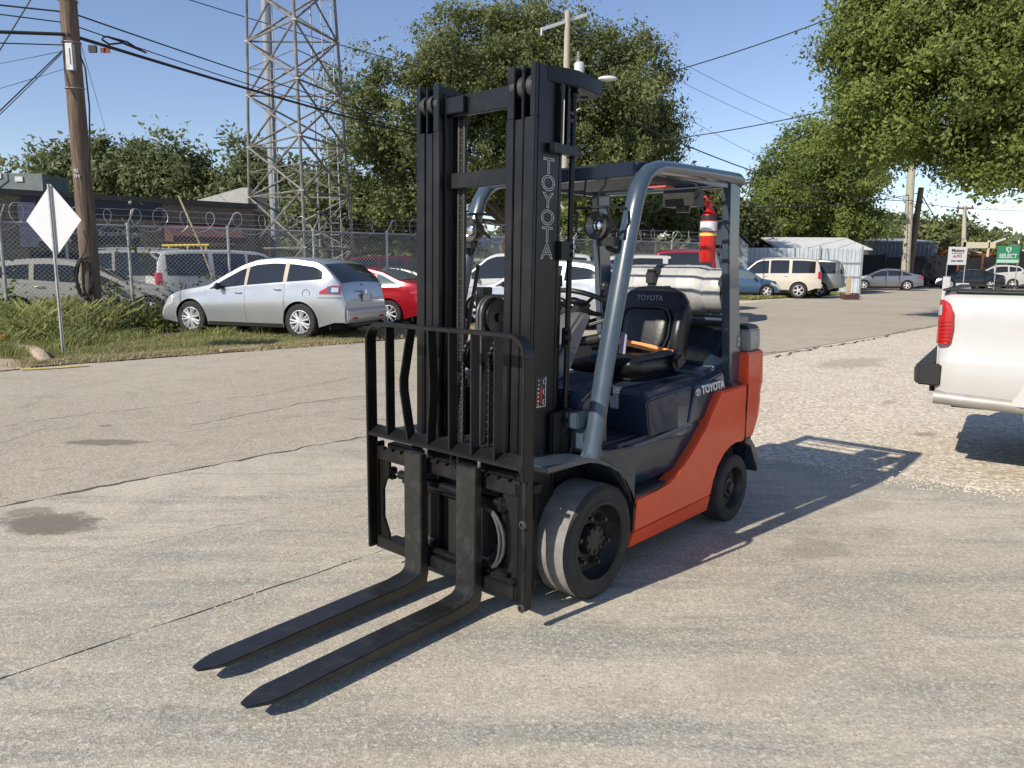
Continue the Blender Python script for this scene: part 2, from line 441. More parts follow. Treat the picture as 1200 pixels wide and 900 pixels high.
def edge_region(g):
    t = g.uniform(-6, 6); k = g.choice([0., 2.318]) + g.normal()*.03
    p = A0 + d_*t + n_*k; return p.x, p.y
stones('joint_chips', 1500, edge_region, .003, .009, M['pebble'], -.004, 8)
def apron_region(g):
    t = g.uniform(-5, 8); k = g.uniform(0, 7); p = A0 + d_*t + n_*k; return p.x, p.y
stones('loose_chips', 700, apron_region, .002, .006, M['soil'], .0, 9)
def gravel_edge(g):
    s_ = g.uniform(0, 1.2); p = g0 + gd*s_ + Vector((g.normal()*.12, g.normal()*.12, 0)); return p.x, p.y
stones('spilled_gravel', 1600, gravel_edge, .004, .012, M['pebble'], .0, 10)
# verge: grassy strip between road and fence, kerb stub, driveway apron at far left
verge = [(-7.15, 10.95), (-2.9, 15.0), (3, 22.5), (4, 27), (-3, 26), (-9.5, 22), (-26, 18), (-26, 10.5), (-8.6, 12.6)]
sheet('verge', verge, -.012, M['dirt'])
sheet('driveway', [(-7.1, 10.75), (-8.55, 12.55), (-20, 10.4), (-20, 1.0), (-7.5, 10.2)], -.008, M['pink_concrete'])
b = B(); kp = [(-9.6, 12.75), (-8.7, 12.78), (-8.0, 12.35), (-7.45, 11.7), (-7.2, 11.45)]
rings = []
for i, (x, y) in enumerate(kp):
    a = Vector(kp[max(i-1, 0)]); c = Vector(kp[min(i+1, len(kp)-1)]); t = (c-a).normalized(); n2 = Vector((-t.y, t.x))
    h = .15 if i < 4 else .03
    rings.append([(x+n2.x*u, y+n2.y*u, z) for u, z in ((-.09, -.02), (-.075, h*.9), (-.05, h), (.06, h), (.09, h*.8), (.09, -.02))])
b.loft(rings); b.build('kerb', M['pink_concrete'], bevel=.01, kind='structure')
M['yellow_paint'] = mat('yellow_paint', (.62,.48,.06), .8, var=.3, scale=12)
for i, (x, y, l, r_) in enumerate([(-6.85, 10.75, .5, .5), (-6.5, 11.0, .35, .75), (-7.3, 9.7, .3, .3)]):
    b = B(); b.box((x, y, -.002-.001*i), (l, .09, .004), Matrix.Rotation(r_, 4, 'Z')); b.build('utility_mark', M['yellow_paint'], smooth=0, kind='structure')
b = B(); b.box((-4.9, 13.35, .0), (.75, .30, .05), Matrix.Rotation(.75, 4, 'Z')); b.build('concrete_patch', M['pink_concrete'], bevel=.015, kind='structure')
# lot behind the fence, and the far forecourt on the right
sheet('parking_lot', [(-40, 19), (-9.5, 22.2), (-3, 26.2), (4, 27.2), (12, 36.4), (26, 70), (-40, 70)], -.016, M['asphalt'])
sheet('forecourt', [(12.2, 37.2), (19.8, 43.6), (26.6, 52.8), (62, 92.5), (150, 191), (100, 200), (14, 60)], -.018, M['pink_concrete'])

# grass blades
M['grass'] = leaf_mat('grass', (.10,.13,.035), (.40,.40,.15), .9, .4)
M['dry_grass'] = leaf_mat('dry_grass', (.26,.23,.11), (.50,.43,.24), .9, .3)
def blades(name, pos, h, wd, lean, m, seed, label=None):
    """curved two-segment blades (3 quads->tris) at pos (n,2)"""
    g = np.random.default_rng(seed); n = len(pos)
    a = g.uniform(0, 2*PI, n); hh = h*g.uniform(.35, 1.25, n); ln = lean*hh*g.uniform(.05, 1.4, n)
    dx, dy = np.cos(a), np.sin(a); sx, sy = -dy*wd/2, dx*wd/2
    z0 = pos[:, 2]
    def P(fx, fz, s_): return np.c_[pos[:, 0]+dx*ln*fx+sx*s_, pos[:, 1]+dy*ln*fx+sy*s_, z0+hh*fz]
    p = [P(0, 0, -1), P(0, 0, 1), P(.3, .6, 1), P(.3, .6, -1), P(1., .95, 0.), P(1, .9, -.2)]
    q = np.stack([p[0], p[1], p[2], p[3], p[3], p[2], p[4], p[5]], 1).reshape(-1, 3)
    return link(name, np_mesh(name, q, 4, m, np.repeat(g.uniform(0, 1, n), 2)), kind='stuff')
def strip_pos(n, seed, a, b_, wid, bias=1.0, clump=0, z=-.012):
    """points along a->b, offset 0..wid to the left side; clumped if asked"""
    g = np.random.default_rng(seed); a = np.array(a); b_ = np.array(b_); d = b_-a; L = np.linalg.norm(d); d = d/L; nn = np.array((-d[1], d[0]))
    t = g.uniform(0, L, n); k = wid*g.uniform(0, 1, n)**bias
    if clump:
        ct = g.uniform(0, L, clump); ck = wid*g.uniform(0, 1, clump)**bias; i = g.integers(0, clump, n)
        t = ct[i]+g.normal(0, .13, n); k = ck[i]+g.normal(0, .13, n)
    p = a + d*t[:, None] + nn*k[:, None]
    return np.c_[p, np.full(n, z)]
blades('dry_grass', strip_pos(17000, 1, (-7.3, 11.2), (-2.7, 15.3), 1.3, 1.2), .06, .012, .9, M['dry_grass'], 2)
blades('dry_grass', strip_pos(6000, 15, (-2.7, 15.3), (3.5, 23.2), 1.6), .08, .014, .9, M['dry_grass'], 12)
blades('dry_grass', strip_pos(7000, 43, (-7.4, 10.9), (-2.9, 14.8), .55, 1.0, 90), .05, .012, .9, M['dry_grass'], 44)
blades('dry_grass', strip_pos(5000, 45, (-7.6, 11.6), (-3.6, 15.6), 2.2, 1.0, 40), .10, .014, .9, M['dry_grass'], 46)
blades('short_grass', strip_pos(17000, 3, (-7.5, 11.5), (-2.6, 16.0), 2.4, .8), .10, .013, .8, M['grass'], 4)
blades('short_grass', strip_pos(15000, 5, (-16, 12.9), (-7.6, 11.7), 3.6, .9), .22, .014, .8, M['grass'], 6)
blades('tall_weeds', strip_pos(2600, 7, (-13, 13.3), (-8.9, 13.2), 2.6, .9, 44), .38, .016, .75, M['grass'], 8)
blades('tall_weeds', strip_pos(700, 27, (-13, 13.3), (-8.2, 13.2), 2.2, .9, 26), .66, .020, .7, M['grass'], 28)
blades('tall_weeds', strip_pos(2600, 9, (-9.2, 13.0), (-7.75, 14.6), 2.3, 1, 30), .40, .016, .8, M['grass'], 10)
blades('tall_weeds', strip_pos(600, 29, (-8.7, 13.4), (-7.75, 14.8), 2.0, 1, 14), .75, .022, .75, M['grass'], 30)
blades('dry_stalks', strip_pos(420, 33, (-12, 13.4), (-7.9, 14.4), 2.0, 1, 30), .62, .010, .35, M['dry_grass'], 34)
blades('tall_weeds', strip_pos(900, 57, (-8.6, 12.0), (-7.3, 13.4), 1.2, 1, 14), .34, .014, .85, M['grass'], 58)
blades('tall_weeds', strip_pos(1400, 59, (-9.6, 14.6), (-7.6, 16.2), 1.2, 1, 18), .60, .020, .7, M['grass'], 60)
blades('tall_weeds', strip_pos(1500, 17, (-6.6, 14.4), (-3.6, 17.2), .9, 1, 40), .20, .018, .7, M['grass'], 18)
blades('tall_weeds', strip_pos(6000, 19, (-12, 15.6), (-2, 21.2), .7, 1, 60), .42, .024, .6, M['grass'], 20)
blades('short_grass', strip_pos(9000, 11, (11.2, 35.2), (19.5, 43.8), 1.8), .14, .05, .8, M['grass'], 12)
blades('short_grass', strip_pos(5000, 13, (16, 42.5), (21, 47.5), 2.5), .18, .05, .8, M['grass'], 14)
# ================================================================ forklift
FTH = R_(228.689); FO = Vector((0.0132, 3.6289, 0))
M['mast_black'] = mat('mast_black', (.0060,.0062,.0075), .34, spec=.38, var=.25, scale=5, dirt=(.040,.036,.030), dscale=3, damt=.4, bump=.12, bscale=120)
M['carriage_black'] = mat('carriage_black', (.0065,.0062,.0060), .42, spec=.4, var=.3, scale=9, dirt=(.035,.031,.026), dscale=9, damt=.35, bump=.2, bscale=90)
M['fork_black'] = mat('fork_black', (.013,.013,.0125), .32, spec=.6, var=.25, scale=6, dirt=(.075,.07,.06), dscale=16, damt=.35, bump=.12, bscale=140)
M['dark_gap'] = mat('inner_black', (.006,.006,.006), .8)
M['orange'] = mat('orange_paint', (.80,.095,.030), .36, coat=.2, spec=.35, var=.06, scale=3, dirt=(.38,.10,.05), dscale=9, damt=.22)
M['navy'] = mat('navy_paint', (.019,.031,.052), .25, spec=.35, coat=.35, var=.06, scale=3, dirt=(.04,.045,.055), dscale=5, damt=.15)
M['slate'] = mat('slate_paint', (.040,.061,.085), .28, coat=.5, var=.08, scale=4, dirt=(.14,.14,.13), dscale=6, damt=.2)
M['navy_tread'] = mat('navy_tread', (.013,.018,.027), .5, var=.2, scale=8, bump=.4)
M['cap_grey'] = mat('cap_grey', (.30,.31,.30), .4, coat=.2, var=.06, scale=4)
M['cowl_grey'] = mat('cowl_grey', (.105,.108,.110), .6, var=.12, scale=8, bump=.25, bscale=200)
M['plastic'] = mat('black_plastic', (.018,.018,.018), .45, var=.2, scale=8, bump=.15)
M['vinyl'] = mat('black_vinyl', (.009,.009,.010), .34, spec=.45, var=.2, scale=8, bump=.25, bscale=150)
M['rubber'] = mat('tyre_rubber', (.030,.029,.028), .78, var=.25, scale=12, dirt=(.10,.09,.08), dscale=6, damt=.4, bump=.3)
M['tread_dust'] = mat('dusty_tread', (.19,.183,.17), .85, var=.2, scale=10, dirt=(.45,.43,.39), dscale=2.5, damt=.5, bump=.3)
M['rim_black'] = mat('rim_black', (.014,.014,.014), .42, var=.3, scale=14, dirt=(.06,.055,.05), dscale=12, damt=.5)
M['belt_orange'] = mat('belt_orange', (.88,.27,.06), .6, bump=.3, bscale=300, var=.08, scale=30)
M['white'] = mat('white_ink', (.8,.8,.78), .5)
M['red_ink'] = mat('red_ink', (.30,.03,.03), .5)
M['steel'] = mat('bare_steel', (.45,.45,.45), .35, metal=.9, var=.2, scale=20)
M['chain'] = mat('chain_steel', (.07,.065,.06), .45, metal=.6, var=.4, scale=60)
M['hose'] = mat('hydraulic_hose', (.06,.06,.058), .45, var=.2, scale=30)
M['lens'] = mat('lamp_lens', (.10,.10,.095), .15, metal=.3, coat=1)
M['chrome'] = mat('chrome', (.75,.75,.75), .12, metal=1)

FL = thing('forklift', 'orange and dark blue forklift with a tall black mast and two forks, in the centre', 'forklift', FO, FTH)
def fp(b, name, m, parent=None, **kw): return b.build(name, m, parent or FL, **kw)

# --- wheels
def wheel_front(y, sgn):
    r = .2665; wd = .20
    wh = bpy.data.objects.new('front_wheel', None); COL.objects.link(wh); wh.parent = FL; wh.location = (0, y, r)
    b = B(); h = wd/2
    pr = [(-h, .185), (-h, .205), (-h, .245), (-h+.012, .2605), (-h+.02, r), (h-.02, r), (h-.012, .2605), (h, .245), (h-.004, .20), (h, .195), (h, .185), (-h, .185)]
    b.lathe([(a*sgn, q) for a, q in pr], (0, 0, 0), seg=72); t = b.build('tyre', M['rubber'], wh)
    b = B(); b.lathe([((-h+.016)*sgn, r+.001), ((h-.016)*sgn, r+.001)], (0, 0, 0), seg=72); b.build('tread_band', M['tread_dust'], wh)
    b = B()
    pr = [(h-.002, .186), (h-.004, .176), (h-.022, .172), (h-.06, .165), (h-.075, .155), (h-.078, .09), (h-.075, .075), (h-.05, .070), (h-.035, .066), (h-.03, .04), (h-.026, 0)]
    b.lathe([(a*sgn, q) for a, q in pr], (0, 0, 0), seg=64); rim = b.build('rim', M['rim_black'], wh)
    b = B()
    for k in range(6):
        a = 2*PI*k/6+.25; c = (math.cos(a)*.115, 0, math.sin(a)*.115)
        b.cyl((c[0], (h-.078)*sgn, c[2]), (c[0], (h-.048)*sgn, c[2]), .017, 6); b.cyl((c[0], (h-.05)*sgn, c[2]), (c[0], (h-.03)*sgn, c[2]), .010, 10)
    for k in range(8):
        a = 2*PI*k/8; c = (math.cos(a)*.055, 0, math.sin(a)*.055)
        b.cyl((c[0], (h-.045)*sgn, c[2]), (c[0], (h-.026)*sgn, c[2]), .009, 6)
    b.build('wheel_nuts', M['chain'], wh, kind='stuff')
    b = B()
    for k in range(6):
        a = 2*PI*k/6+.25+PI/6; c = (math.cos(a)*.125, 0, math.sin(a)*.125)
        b.cyl((c[0], (h-.080)*sgn, c[2]), (c[0], (h-.0765)*sgn, c[2]), .019, 20)
    b.build('vent_holes', M['dark_gap'], wh, kind='stuff')
wheel_front(.435, 1); wheel_front(-.435, -1)
def wheel_rear(y, sgn):
    r = .203; h = .076
    wh = bpy.data.objects.new('rear_wheel', None); COL.objects.link(wh); wh.parent = FL; wh.location = (-1.415, y, r)
    b = B(); pr = [(-h, .133), (-h, .185), (-h+.015, r), (h-.02, r), (h-.006, .196), (h, .186), (h-.004, .160), (h, .150), (h, .133), (-h, .133)]
    b.lathe([(a*sgn, q) for a, q in pr], (0, 0, 0), seg=56); b.build('tyre', M['rubber'], wh)
    b = B(); pr = [(h-.002, .134), (h-.012, .126), (h-.05, .118), (h-.06, .075), (h-.045, .062), (h-.03, .058), (h-.026, .035), (h-.012, .032), (h-.01, 0)]
    b.lathe([(a*sgn, q) for a, q in pr], (0, 0, 0), seg=48); b.build('rim', M['rim_black'], wh)
    b = B()
    for k in range(6):
        a = 2*PI*k/6; b.cyl((math.cos(a)*.09, (h-.06)*sgn, math.sin(a)*.09), (math.cos(a)*.09, (h-.045)*sgn, math.sin(a)*.09), .010, 6)
    b.build('wheel_nuts', M['rim_black'], wh, kind='stuff')
wheel_rear(.445, 1); wheel_rear(-.445, -1)
b = B(); b.cyl((0, -.34, .2665), (0, .34, .2665), .085, 20); b.bx(-.14, .12, -.2, .2, .14, .42); fp(b, 'front_axle', M['dark_gap'])
b = B(); b.bx(-1.47, -1.36, -.38, .38, .15, .26); fp(b, 'rear_axle', M['dark_gap'])
# --- chassis core, dark
b = B(); b.bx(-1.55, -.28, -.44, .44, .20, .62); b.bx(-.28, .12, -.30, .30, .25, .72); fp(b, 'chassis', M['dark_gap'])

# --- orange side frames
side = [(-.300, .40), (-.285, .235), (-1.095, .235), (-1.125, .31), (-1.175, .39), (-1.245, .445), (-1.33, .478), (-1.42, .488), (-1.508, .478),
        (-1.508, .826), (-1.165, .822), (-1.085, .742), (-1.0, .645), (-.88, .555), (-.775, .487), (-.70, .443), (-.62, .418), (-.50, .405)]
for s_ in (1, -1):
    b = B(); b.prism(side, 'y', s_*.455, s_*.53); fp(b, 'side_frame', M['orange'], bevel=.008)
    b = B()
    b.loft([[(-.285, s_*.53, .234), (-.285, s_*.50, .145), (-.285, s_*.44, .145), (-.285, s_*.44, .234)],
            [(-1.093, s_*.53, .234), (-1.12, s_*.50, .133), (-1.12, s_*.44, .133), (-1.093, s_*.44, .234)]])
    fp(b, 'sill', M['orange'], bevel=.004)
    b = B(); b.prism([(-.288, .40), (-.278, .40), (-.272, .24), (-.284, .24)], 'y', s_*.40, s_*.532); fp(b, 'splash_plate', M['plastic'])
# --- counterweight: plan outline with rounded rear corners
def cw_plan(y0, xr, rr=.16, x0=-1.51):
    p = [(x0, -y0), (x0, y0)]
    for k in range(8):
        a = PI/2*k/7; p.append((xr + rr - rr*math.sin(a) - .0, y0 - rr*.72 + rr*.72*math.cos(a)))
    for k in range(8):
        a = PI/2*(1-k/7); p.append((xr + rr - rr*math.sin(a), -(y0 - rr*.72 + rr*.72*math.cos(a))))
    return p
def cw_part(name, zs, m, x0=-1.512, bev=.008):
    """zs: list of (z, halfwidth, rear x)"""
    b = B(); b.loft([[(x, y, z) for x, y in cw_plan(y0, xr, x0=x0)] for z, y0, xr in zs]); return fp(b, name, m, bevel=bev, smooth=30)
cw_part('counterweight', [(.475, .505, -1.80), (.60, .522, -1.835), (.70, .526, -1.84), (.74, .524, -1.838), (.80, .528, -1.845), (.812, .531, -1.85), (1.00, .525, -1.84), (1.015, .52, -1.835)], M['orange'])
cw_part('rear_cap', [(1.018, .505, -1.815), (1.04, .510, -1.825), (1.15, .505, -1.82)], M['cap_grey'], x0=-1.56, bev=.010)
cw_part('cap_top', [(1.151, .500, -1.815), (1.168, .492, -1.80), (1.176, .46, -1.77)], M['plastic'], x0=-1.56, bev=.0)
b = B(); b.bx(-1.522, -1.514, .528, .5325, .478, .826); fp(b, 'panel_seam', M['dark_gap'])
b = B()
b.loft([[(x, y, z) for x, y in cw_plan(y0, xr, x0=-1.62)] for z, y0, xr in ((.19, .43, -1.70), (.30, .485, -1.76), (.472, .50, -1.795))])
fp(b, 'rear_skirt', M['navy'], bevel=.008)
for s_ in (1, -1):
    b = B(); b.prism([(-1.52, .47), (-1.52, .488), (-1.62, .472), (-1.70, .40), (-1.74, .30), (-1.73, .24), (-1.66, .34), (-1.60, .43)], 'y', s_*.44, s_*.532)
    fp(b, 'wheel_arch_trim', M['navy'], bevel=.006)

# --- fenders (curved sheet over each front tyre)
fpth = [(.405, .700), (.30, .698), (.20, .694), (.12, .688), (.05, .672), (-.03, .640), (-.11, .594), (-.18, .535), (-.235, .465), (-.265, .40)]
for s_ in (1, -1):
    b = B(); up = [(x, z) for x, z in fpth]
    dn = [(x - (.0 if i < 3 else .02), z-.026) for i, (x, z) in enumerate(fpth)]
    b.prism(up + dn[::-1], 'y', s_*.31, s_*.533); fp(b, 'fender', M['slate'], bevel=.006, smooth=50)
    b = B(); b.prism([(x-.004, z-.03) for x, z in fpth[3:]] + [(.05, .36), (.12, .5)], 'y', s_*.30, s_*.315); fp(b, 'fender_wall', M['dark_gap'])
    # side valance from the fender up to the floor
    b = B(); b.prism([(.02, .70), (.05, .672), (-.03, .640), (-.11, .594), (-.18, .535), (-.235, .465), (-.265, .40), (-.30, .40), (-.30, .665), (-.06, .685)], 'y', s_*.495, s_*.522); fp(b, 'step_cheek', M['navy'], bevel=.006)
# base plate where the mast meets the fenders, drive gear
b = B(); b.bx(.18, .40, -.31, .31, .60, .70); b.cyl((.1, -.3, .62), (.1, .3, .62), .05, 16); fp(b, 'front_crossmember', M['dark_gap'])

# --- floor, step, hood
b = B(); b.bx(-.60, .02, -.46, .46, .640, .672); fp(b, 'floor_plate', M['navy'], bevel=.006)
b = B()
for i in range(15): b.bx(-.55+.001, -.08, -.42+i*.058, -.42+i*.058+.018, .672, .678)
fp(b, 'floor_mat_ribs', M['navy_tread'], kind='stuff')
for s_ in (1, -1):
    # lower body side between floor and orange frame, curving inwards
    b = B(); rings = []
    pts = [(-.30, .655), (-.45, .655), (-.60, .662), (-.75, .668), (-.90, .672), (-1.0, .672), (-1.09, .668)]
    low = [(-.30, .44), (-.45, .425), (-.60, .425), (-.72, .452), (-.83, .52), (-.93, .59), (-1.05, .66)]
    for (x, z1), (x2, z0) in zip(pts, low):
        k = .485
        rings.append([(x, s_*.40, z1), (x, s_*(k-.01), z1), (x, s_*k, z1-.02), ((x+x2)/2, s_*(k-.012 if x < -.7 else .455), (z0+z1)/2), (x2, s_*(k-.002 if x < -.7 else .445), z0+.004), (x2, s_*.40, z0)])
    b.loft(rings); fp(b, 'lower_body_side', M['navy'], smooth=60)
    b = B(); b.bx(-.62, -.30, s_*.43, s_*.522, .395, .418); fp(b, 'step', M['navy_tread'], bevel=.004)
    b = B()
    for i in range(6): b.bx(-.60, -.31, s_*(.447+i*.012), s_*(.452+i*.012), .418, .423)
    fp(b, 'step_ribs', M['navy_tread'], kind='stuff')
# seat deck (hood): shaped block
b = B()
def hood_ring(x, z0, z1, y0, y1, ch):
    return [(x, -y0, z0), (x, -y1, z1-ch), (x, -y1+ch*1.2, z1-ch*.15), (x, 0, z1), (x, y1-ch*1.2, z1-ch*.15), (x, y1, z1-ch), (x, y0, z0)]
b.loft([hood_ring(-.495, .672, .882, .475, .452, .05), hood_ring(-.512, .672, .905, .482, .463, .05), hood_ring(-.80, .672, .915, .485, .470, .045),
        hood_ring(-1.0, .672, .918, .485, .470, .045), hood_ring(-1.16, .70, .93, .482, .465, .045), hood_ring(-1.34, .80, .96, .475, .455, .05)])
fp(b, 'seat_deck', M['navy'], bevel=.006, smooth=35)
# facet with lettering: slightly proud trapezoid plate on the deck side
b = B(); b.loft([[(-.865, .484, .684), (-1.095, .486, .684), (-1.232, .478, .80), (-1.26, .474, .885), (-.945, .474, .878)],
                 [(-.875, .492, .69), (-1.09, .494, .69), (-1.222, .487, .80), (-1.25, .483, .877), (-.955, .483, .87)]])
fp(b, 'deck_facet', M['navy'], bevel=.003)
b = B(); b.bx(-.512, -.505, .30, .345, .70, .77); fp(b, 'deck_latch', M['dark_gap'])
me = text_mesh('TOYOTA', .062, M['white'], .0008, bold=.0018)
put('lettering', me, FL, basis((-1, 0, .055), (0, -.10, 1), (-1.135, .4945, .850)))
b = B()
for rx, rz, cx_, cz_ in ((.026, .018, 0, 0), (.008, .018, 0, 0), (.017, .0075, 0, .009)):
    b.tube([(math.cos(a)*rx+cx_, math.sin(a)*rz+cz_, 0) for a in [2*PI*k/24 for k in range(25)]], .0018, 5, cap=False)
lg = b.build('emblem', M['white'], FL); lg.matrix_local = basis((-1, 0, .055), (0, -.10, 1), (-.962, .4925, .842))
# rear shroud behind the seat and up to the counterweight
b = B()
b.loft([hood_ring(-1.30, .80, .97, .46, .44, .05), hood_ring(-1.40, .80, 1.03, .46, .42, .06), hood_ring(-1.50, .82, 1.12, .46, .40, .07), hood_ring(-1.60, .82, 1.17, .46, .42, .06), hood_ring(-1.72, .9, 1.165, .44, .40, .05)])
fp(b, 'engine_cover', M['navy'], bevel=.006)
# cowl panels under the dash
b = B()
b.loft([[(.02, y, z) for y, z in ((-.42, .70), (.42, .70), (.42, .90), (.38, .95), (-.38, .95), (-.42, .90))],
        [(-.10, y, z) for y, z in ((-.42, .70), (.42, .70), (.42, .96), (.38, 1.0), (-.38, 1.0), (-.42, .96))],
        [(-.20, y, z) for y, z in ((-.42, .672), (.42, .672), (.42, .985), (.38, 1.015), (-.38, 1.015), (-.42, .985))]])
fp(b, 'dash_cowl', M['navy'], bevel=.012)
b = B(); b.bx(-.05, .10, .36, .46, .80, .87); b.bx(-.02, .06, .40, .47, .70, .80); fp(b, 'valve_bracket', M['slate'], bevel=.006)
b = B()
for i in range(9):
    a = rng.uniform(.0, 1); b.tube([(.10+.05*math.sin(i), .12+.03*i, .60), (.14, .12+.03*i, .74+.02*math.sin(i*2)), (.08, .10+.035*i, .80), (-.02, .1+.03*i, .78)], .011, 7)
b.cyl((.02, .30, .73), (.06, .35, .73), .04, 16); b.cyl((.05, .30, .70), (.12, .38, .80), .03, 12)
fp(b, 'hydraulic_hoses', M['plastic'])

# --- steering column, wheel, dash
b = B()
def ring4(x, z, hw, t, nx=.0): return [(x+nx-t, -hw, z), (x+nx-t, hw, z), (x+nx+t, hw*.92, z+.01), (x+nx+t, -hw*.92, z+.01)]
b.loft([ring4(-.06, .93, .20, .085), ring4(-.16, 1.04, .185, .08), ring4(-.32, 1.175, .145, .065), ring4(-.44, 1.245, .105, .05), ring4(-.50, 1.27, .07, .035)])
fp(b, 'steering_cowl', M['cowl_grey'], bevel=.015)
b = B(); b.cyl((-.46, 0, 1.24), (-.545, 0, 1.318), .032, 16); fp(b, 'steering_shaft', M['plastic'])
SW = bpy.data.objects.new('steering_wheel', None); COL.objects.link(SW); SW.parent = FL
SW.matrix_local = Matrix.Translation((-.555, 0, 1.325)) @ Matrix.Rotation(R_(-24), 4, 'Y')
b = B(); b.tube([(math.cos(2*PI*k/40)*.17, math.sin(2*PI*k/40)*.17, 0) for k in range(41)], .0135, 10, cap=False); b.build('rim_ring', M['plastic'], SW)
b = B()
for a in (PI, PI*.3, -PI*.3): b.tube([(0, 0, -.02), (math.cos(a)*.08, math.sin(a)*.08, -.015), (math.cos(a)*.168, math.sin(a)*.168, 0)], [.017, .011, .009], 8, r2=.6)
b.build('spokes', M['plastic'], SW)
b = B(); b.lathe([(-.04, .0), (-.04, .035), (-.005, .045), (.008, .03), (.01, 0)], (0, 0, 0), 'z', 24); b.build('hub', M['plastic'], SW)
b = B(); b.cyl((.06, .155, .02), (.06, .155, .07), .014, 12); b.sphere((.06, .155, .075), .022); b.build('spinner_knob', M['plastic'], SW)
b = B(); b.bx(-.42, -.25, .10, .16, 1.06, 1.12); b.cyl((-.38, .11, 1.13), (-.44, .19, 1.15), .028, 14); b.sphere((-.45, .2, 1.155), .032)
b.cyl((-.45, .10, 1.21), (-.50, .21, 1.25), .010, 8); b.sphere((-.505, .22, 1.255), .024)
fp(b, 'column_levers', M['plastic'], bevel=.004)
b = B()
for y in (-.24, -.30, -.36): b.tube([(-.25, y, 1.0), (-.33, y, 1.16), (-.36, y, 1.24)], .009, 8); b.sphere((-.362, y, 1.255), .024)
fp(b, 'hydraulic_levers', M['plastic'])
b = B(); b.bx(-.32, -.16, -.42, -.16, 1.0, 1.03); fp(b, 'lever_console', M['cowl_grey'], bevel=.01)
b = B(); b.box((-.25, .30, .80), (.02, .075, .11), Matrix.Rotation(-.6, 4, 'Y')); b.box((-.27, .12, .80), (.02, .07, .07), Matrix.Rotation(-.6, 4, 'Y')); b.tube([(-.23, .30, .85), (-.16, .30, .98)], .009, 6); fp(b, 'pedals', M['plastic'])

# --- seat
st = bpy.data.objects.new('seat', None); COL.objects.link(st); st.parent = FL; st.location = (0, .055, 0)
def pad(b, secs):
    """secs: list of (centre, half width y, half thickness, direction normal)"""
    rings = []
    for (cx_, cz_), hw, ht, (nx, nz) in secs:
        r_ = []
        for k in range(20):
            a = 2*PI*k/20; ca, sa = math.cos(a), math.sin(a)
            u = hw*math.copysign(abs(ca)**.45, ca); v = ht*math.copysign(abs(sa)**.6, sa)
            r_.append((cx_+nx*v, u, cz_+nz*v))
        rings.append(r_)
    return b.loft(rings)
b = B(); pad(b, [((-.615, .985), .20, .02, (.3, .95)), ((-.63, .985), .235, .05, (.2, .97)), ((-.70, .985), .25, .062, (0, 1)), ((-.9, .978), .255, .056, (0, 1)), ((-1.08, .975), .25, .056, (0, 1)), ((-1.16, .985), .24, .05, (-.2, .97))])
b.build('cushion', M['vinyl'], st, smooth=60)
for s_ in (1, -1):
    b = B(); b.tube([(-.66, s_*.215, 1.025), (-.85, s_*.22, 1.03), (-1.06, s_*.222, 1.035)], [.030, .038, .034], 12, r2=.7); b.build('side_bolster', M['vinyl'], st)
b = B(); pad(b, [((-1.12, 1.02), .205, .04, (1, .12)), ((-1.135, 1.05), .222, .06, (1, .12)), ((-1.17, 1.15), .230, .06, (1, .16)), ((-1.20, 1.26), .230, .055, (1, .16)), ((-1.215, 1.32), .220, .05, (1, .18)), ((-1.228, 1.365), .185, .045, (1, .2)), ((-1.235, 1.39), .13, .035, (1, .3)), ((-1.238, 1.402), .06, .012, (1, .3))])
b.build('backrest', M['vinyl'], st, smooth=60)
b = B()
lp = [(-1.075+.0, -.15, 1.06), (-1.098, -.165, 1.12), (-1.122, -.165, 1.22), (-1.135, -.14, 1.27), (-1.140, -.09, 1.285), (-1.140, .09, 1.285), (-1.135, .14, 1.27), (-1.122, .165, 1.22), (-1.098, .165, 1.12), (-1.075, .15, 1.06)]
b.tube([(x+.008, y, z) for x, y, z in lp], .009, 8); b.build('piping', M['vinyl'], st)
b = B(); pad(b, [((-1.072, 1.06), .13, .02, (1, .12)), ((-1.088, 1.10), .15, .026, (1, .14)), ((-1.118, 1.22), .15, .024, (1, .16)), ((-1.130, 1.265), .12, .012, (1, .18))]); b.build('back_pad', M['vinyl'], st, smooth=60)
me = text_mesh('TOYOTA', .043, mat('faded_ink', (.28,.28,.28), .6), .0005, bold=.0)
tx = link('lettering', me, st); tx.matrix_local = basis((0, 1, 0), (-.18, 0, 1), (-1.152, 0, 1.335))
for s_ in (1, -1):
    b = B(); pad(b, [((-1.13, .99), .03, .05, (1, .2)), ((-1.14, 1.1), .033, .07, (1, .2)), ((-1.18, 1.25), .033, .06, (1, .2)), ((-1.20, 1.30), .02, .03, (1, .2))]); w_ = b.build('hip_wing', M['vinyl'], st, smooth=60); w_.location = (0.02, s_*.222, 0)
b = B(); b.box((-1.02, .275, .995), (.10, .045, .075), Matrix.Rotation(.4, 4, 'Y')); b.build('belt_retractor', M['plastic'], st, bevel=.01)
b = B(); b.box((-1.05, -.27, 1.0), (.05, .03, .09)); b.build('belt_buckle', M['plastic'], st, bevel=.006)
b = B()
q = [(-1.0, .25, 1.020), (-.985, .12, 1.043), (-.975, -.02, 1.060), (-.985, -.14, 1.070), (-1.02, -.25, 1.066)]
rings = [[(x-.006, y, z+.034), (x+.008, y, z), (x+.006, y, z-.002), (x-.008, y, z+.032)] for x, y, z in q]
b.loft(rings); b.build('seat_belt', M['belt_orange'], st)
b = B(); b.bx(-1.14, -.66, -.19, .19, .915, .94); b.build('seat_rails', M['dark_gap'], st)

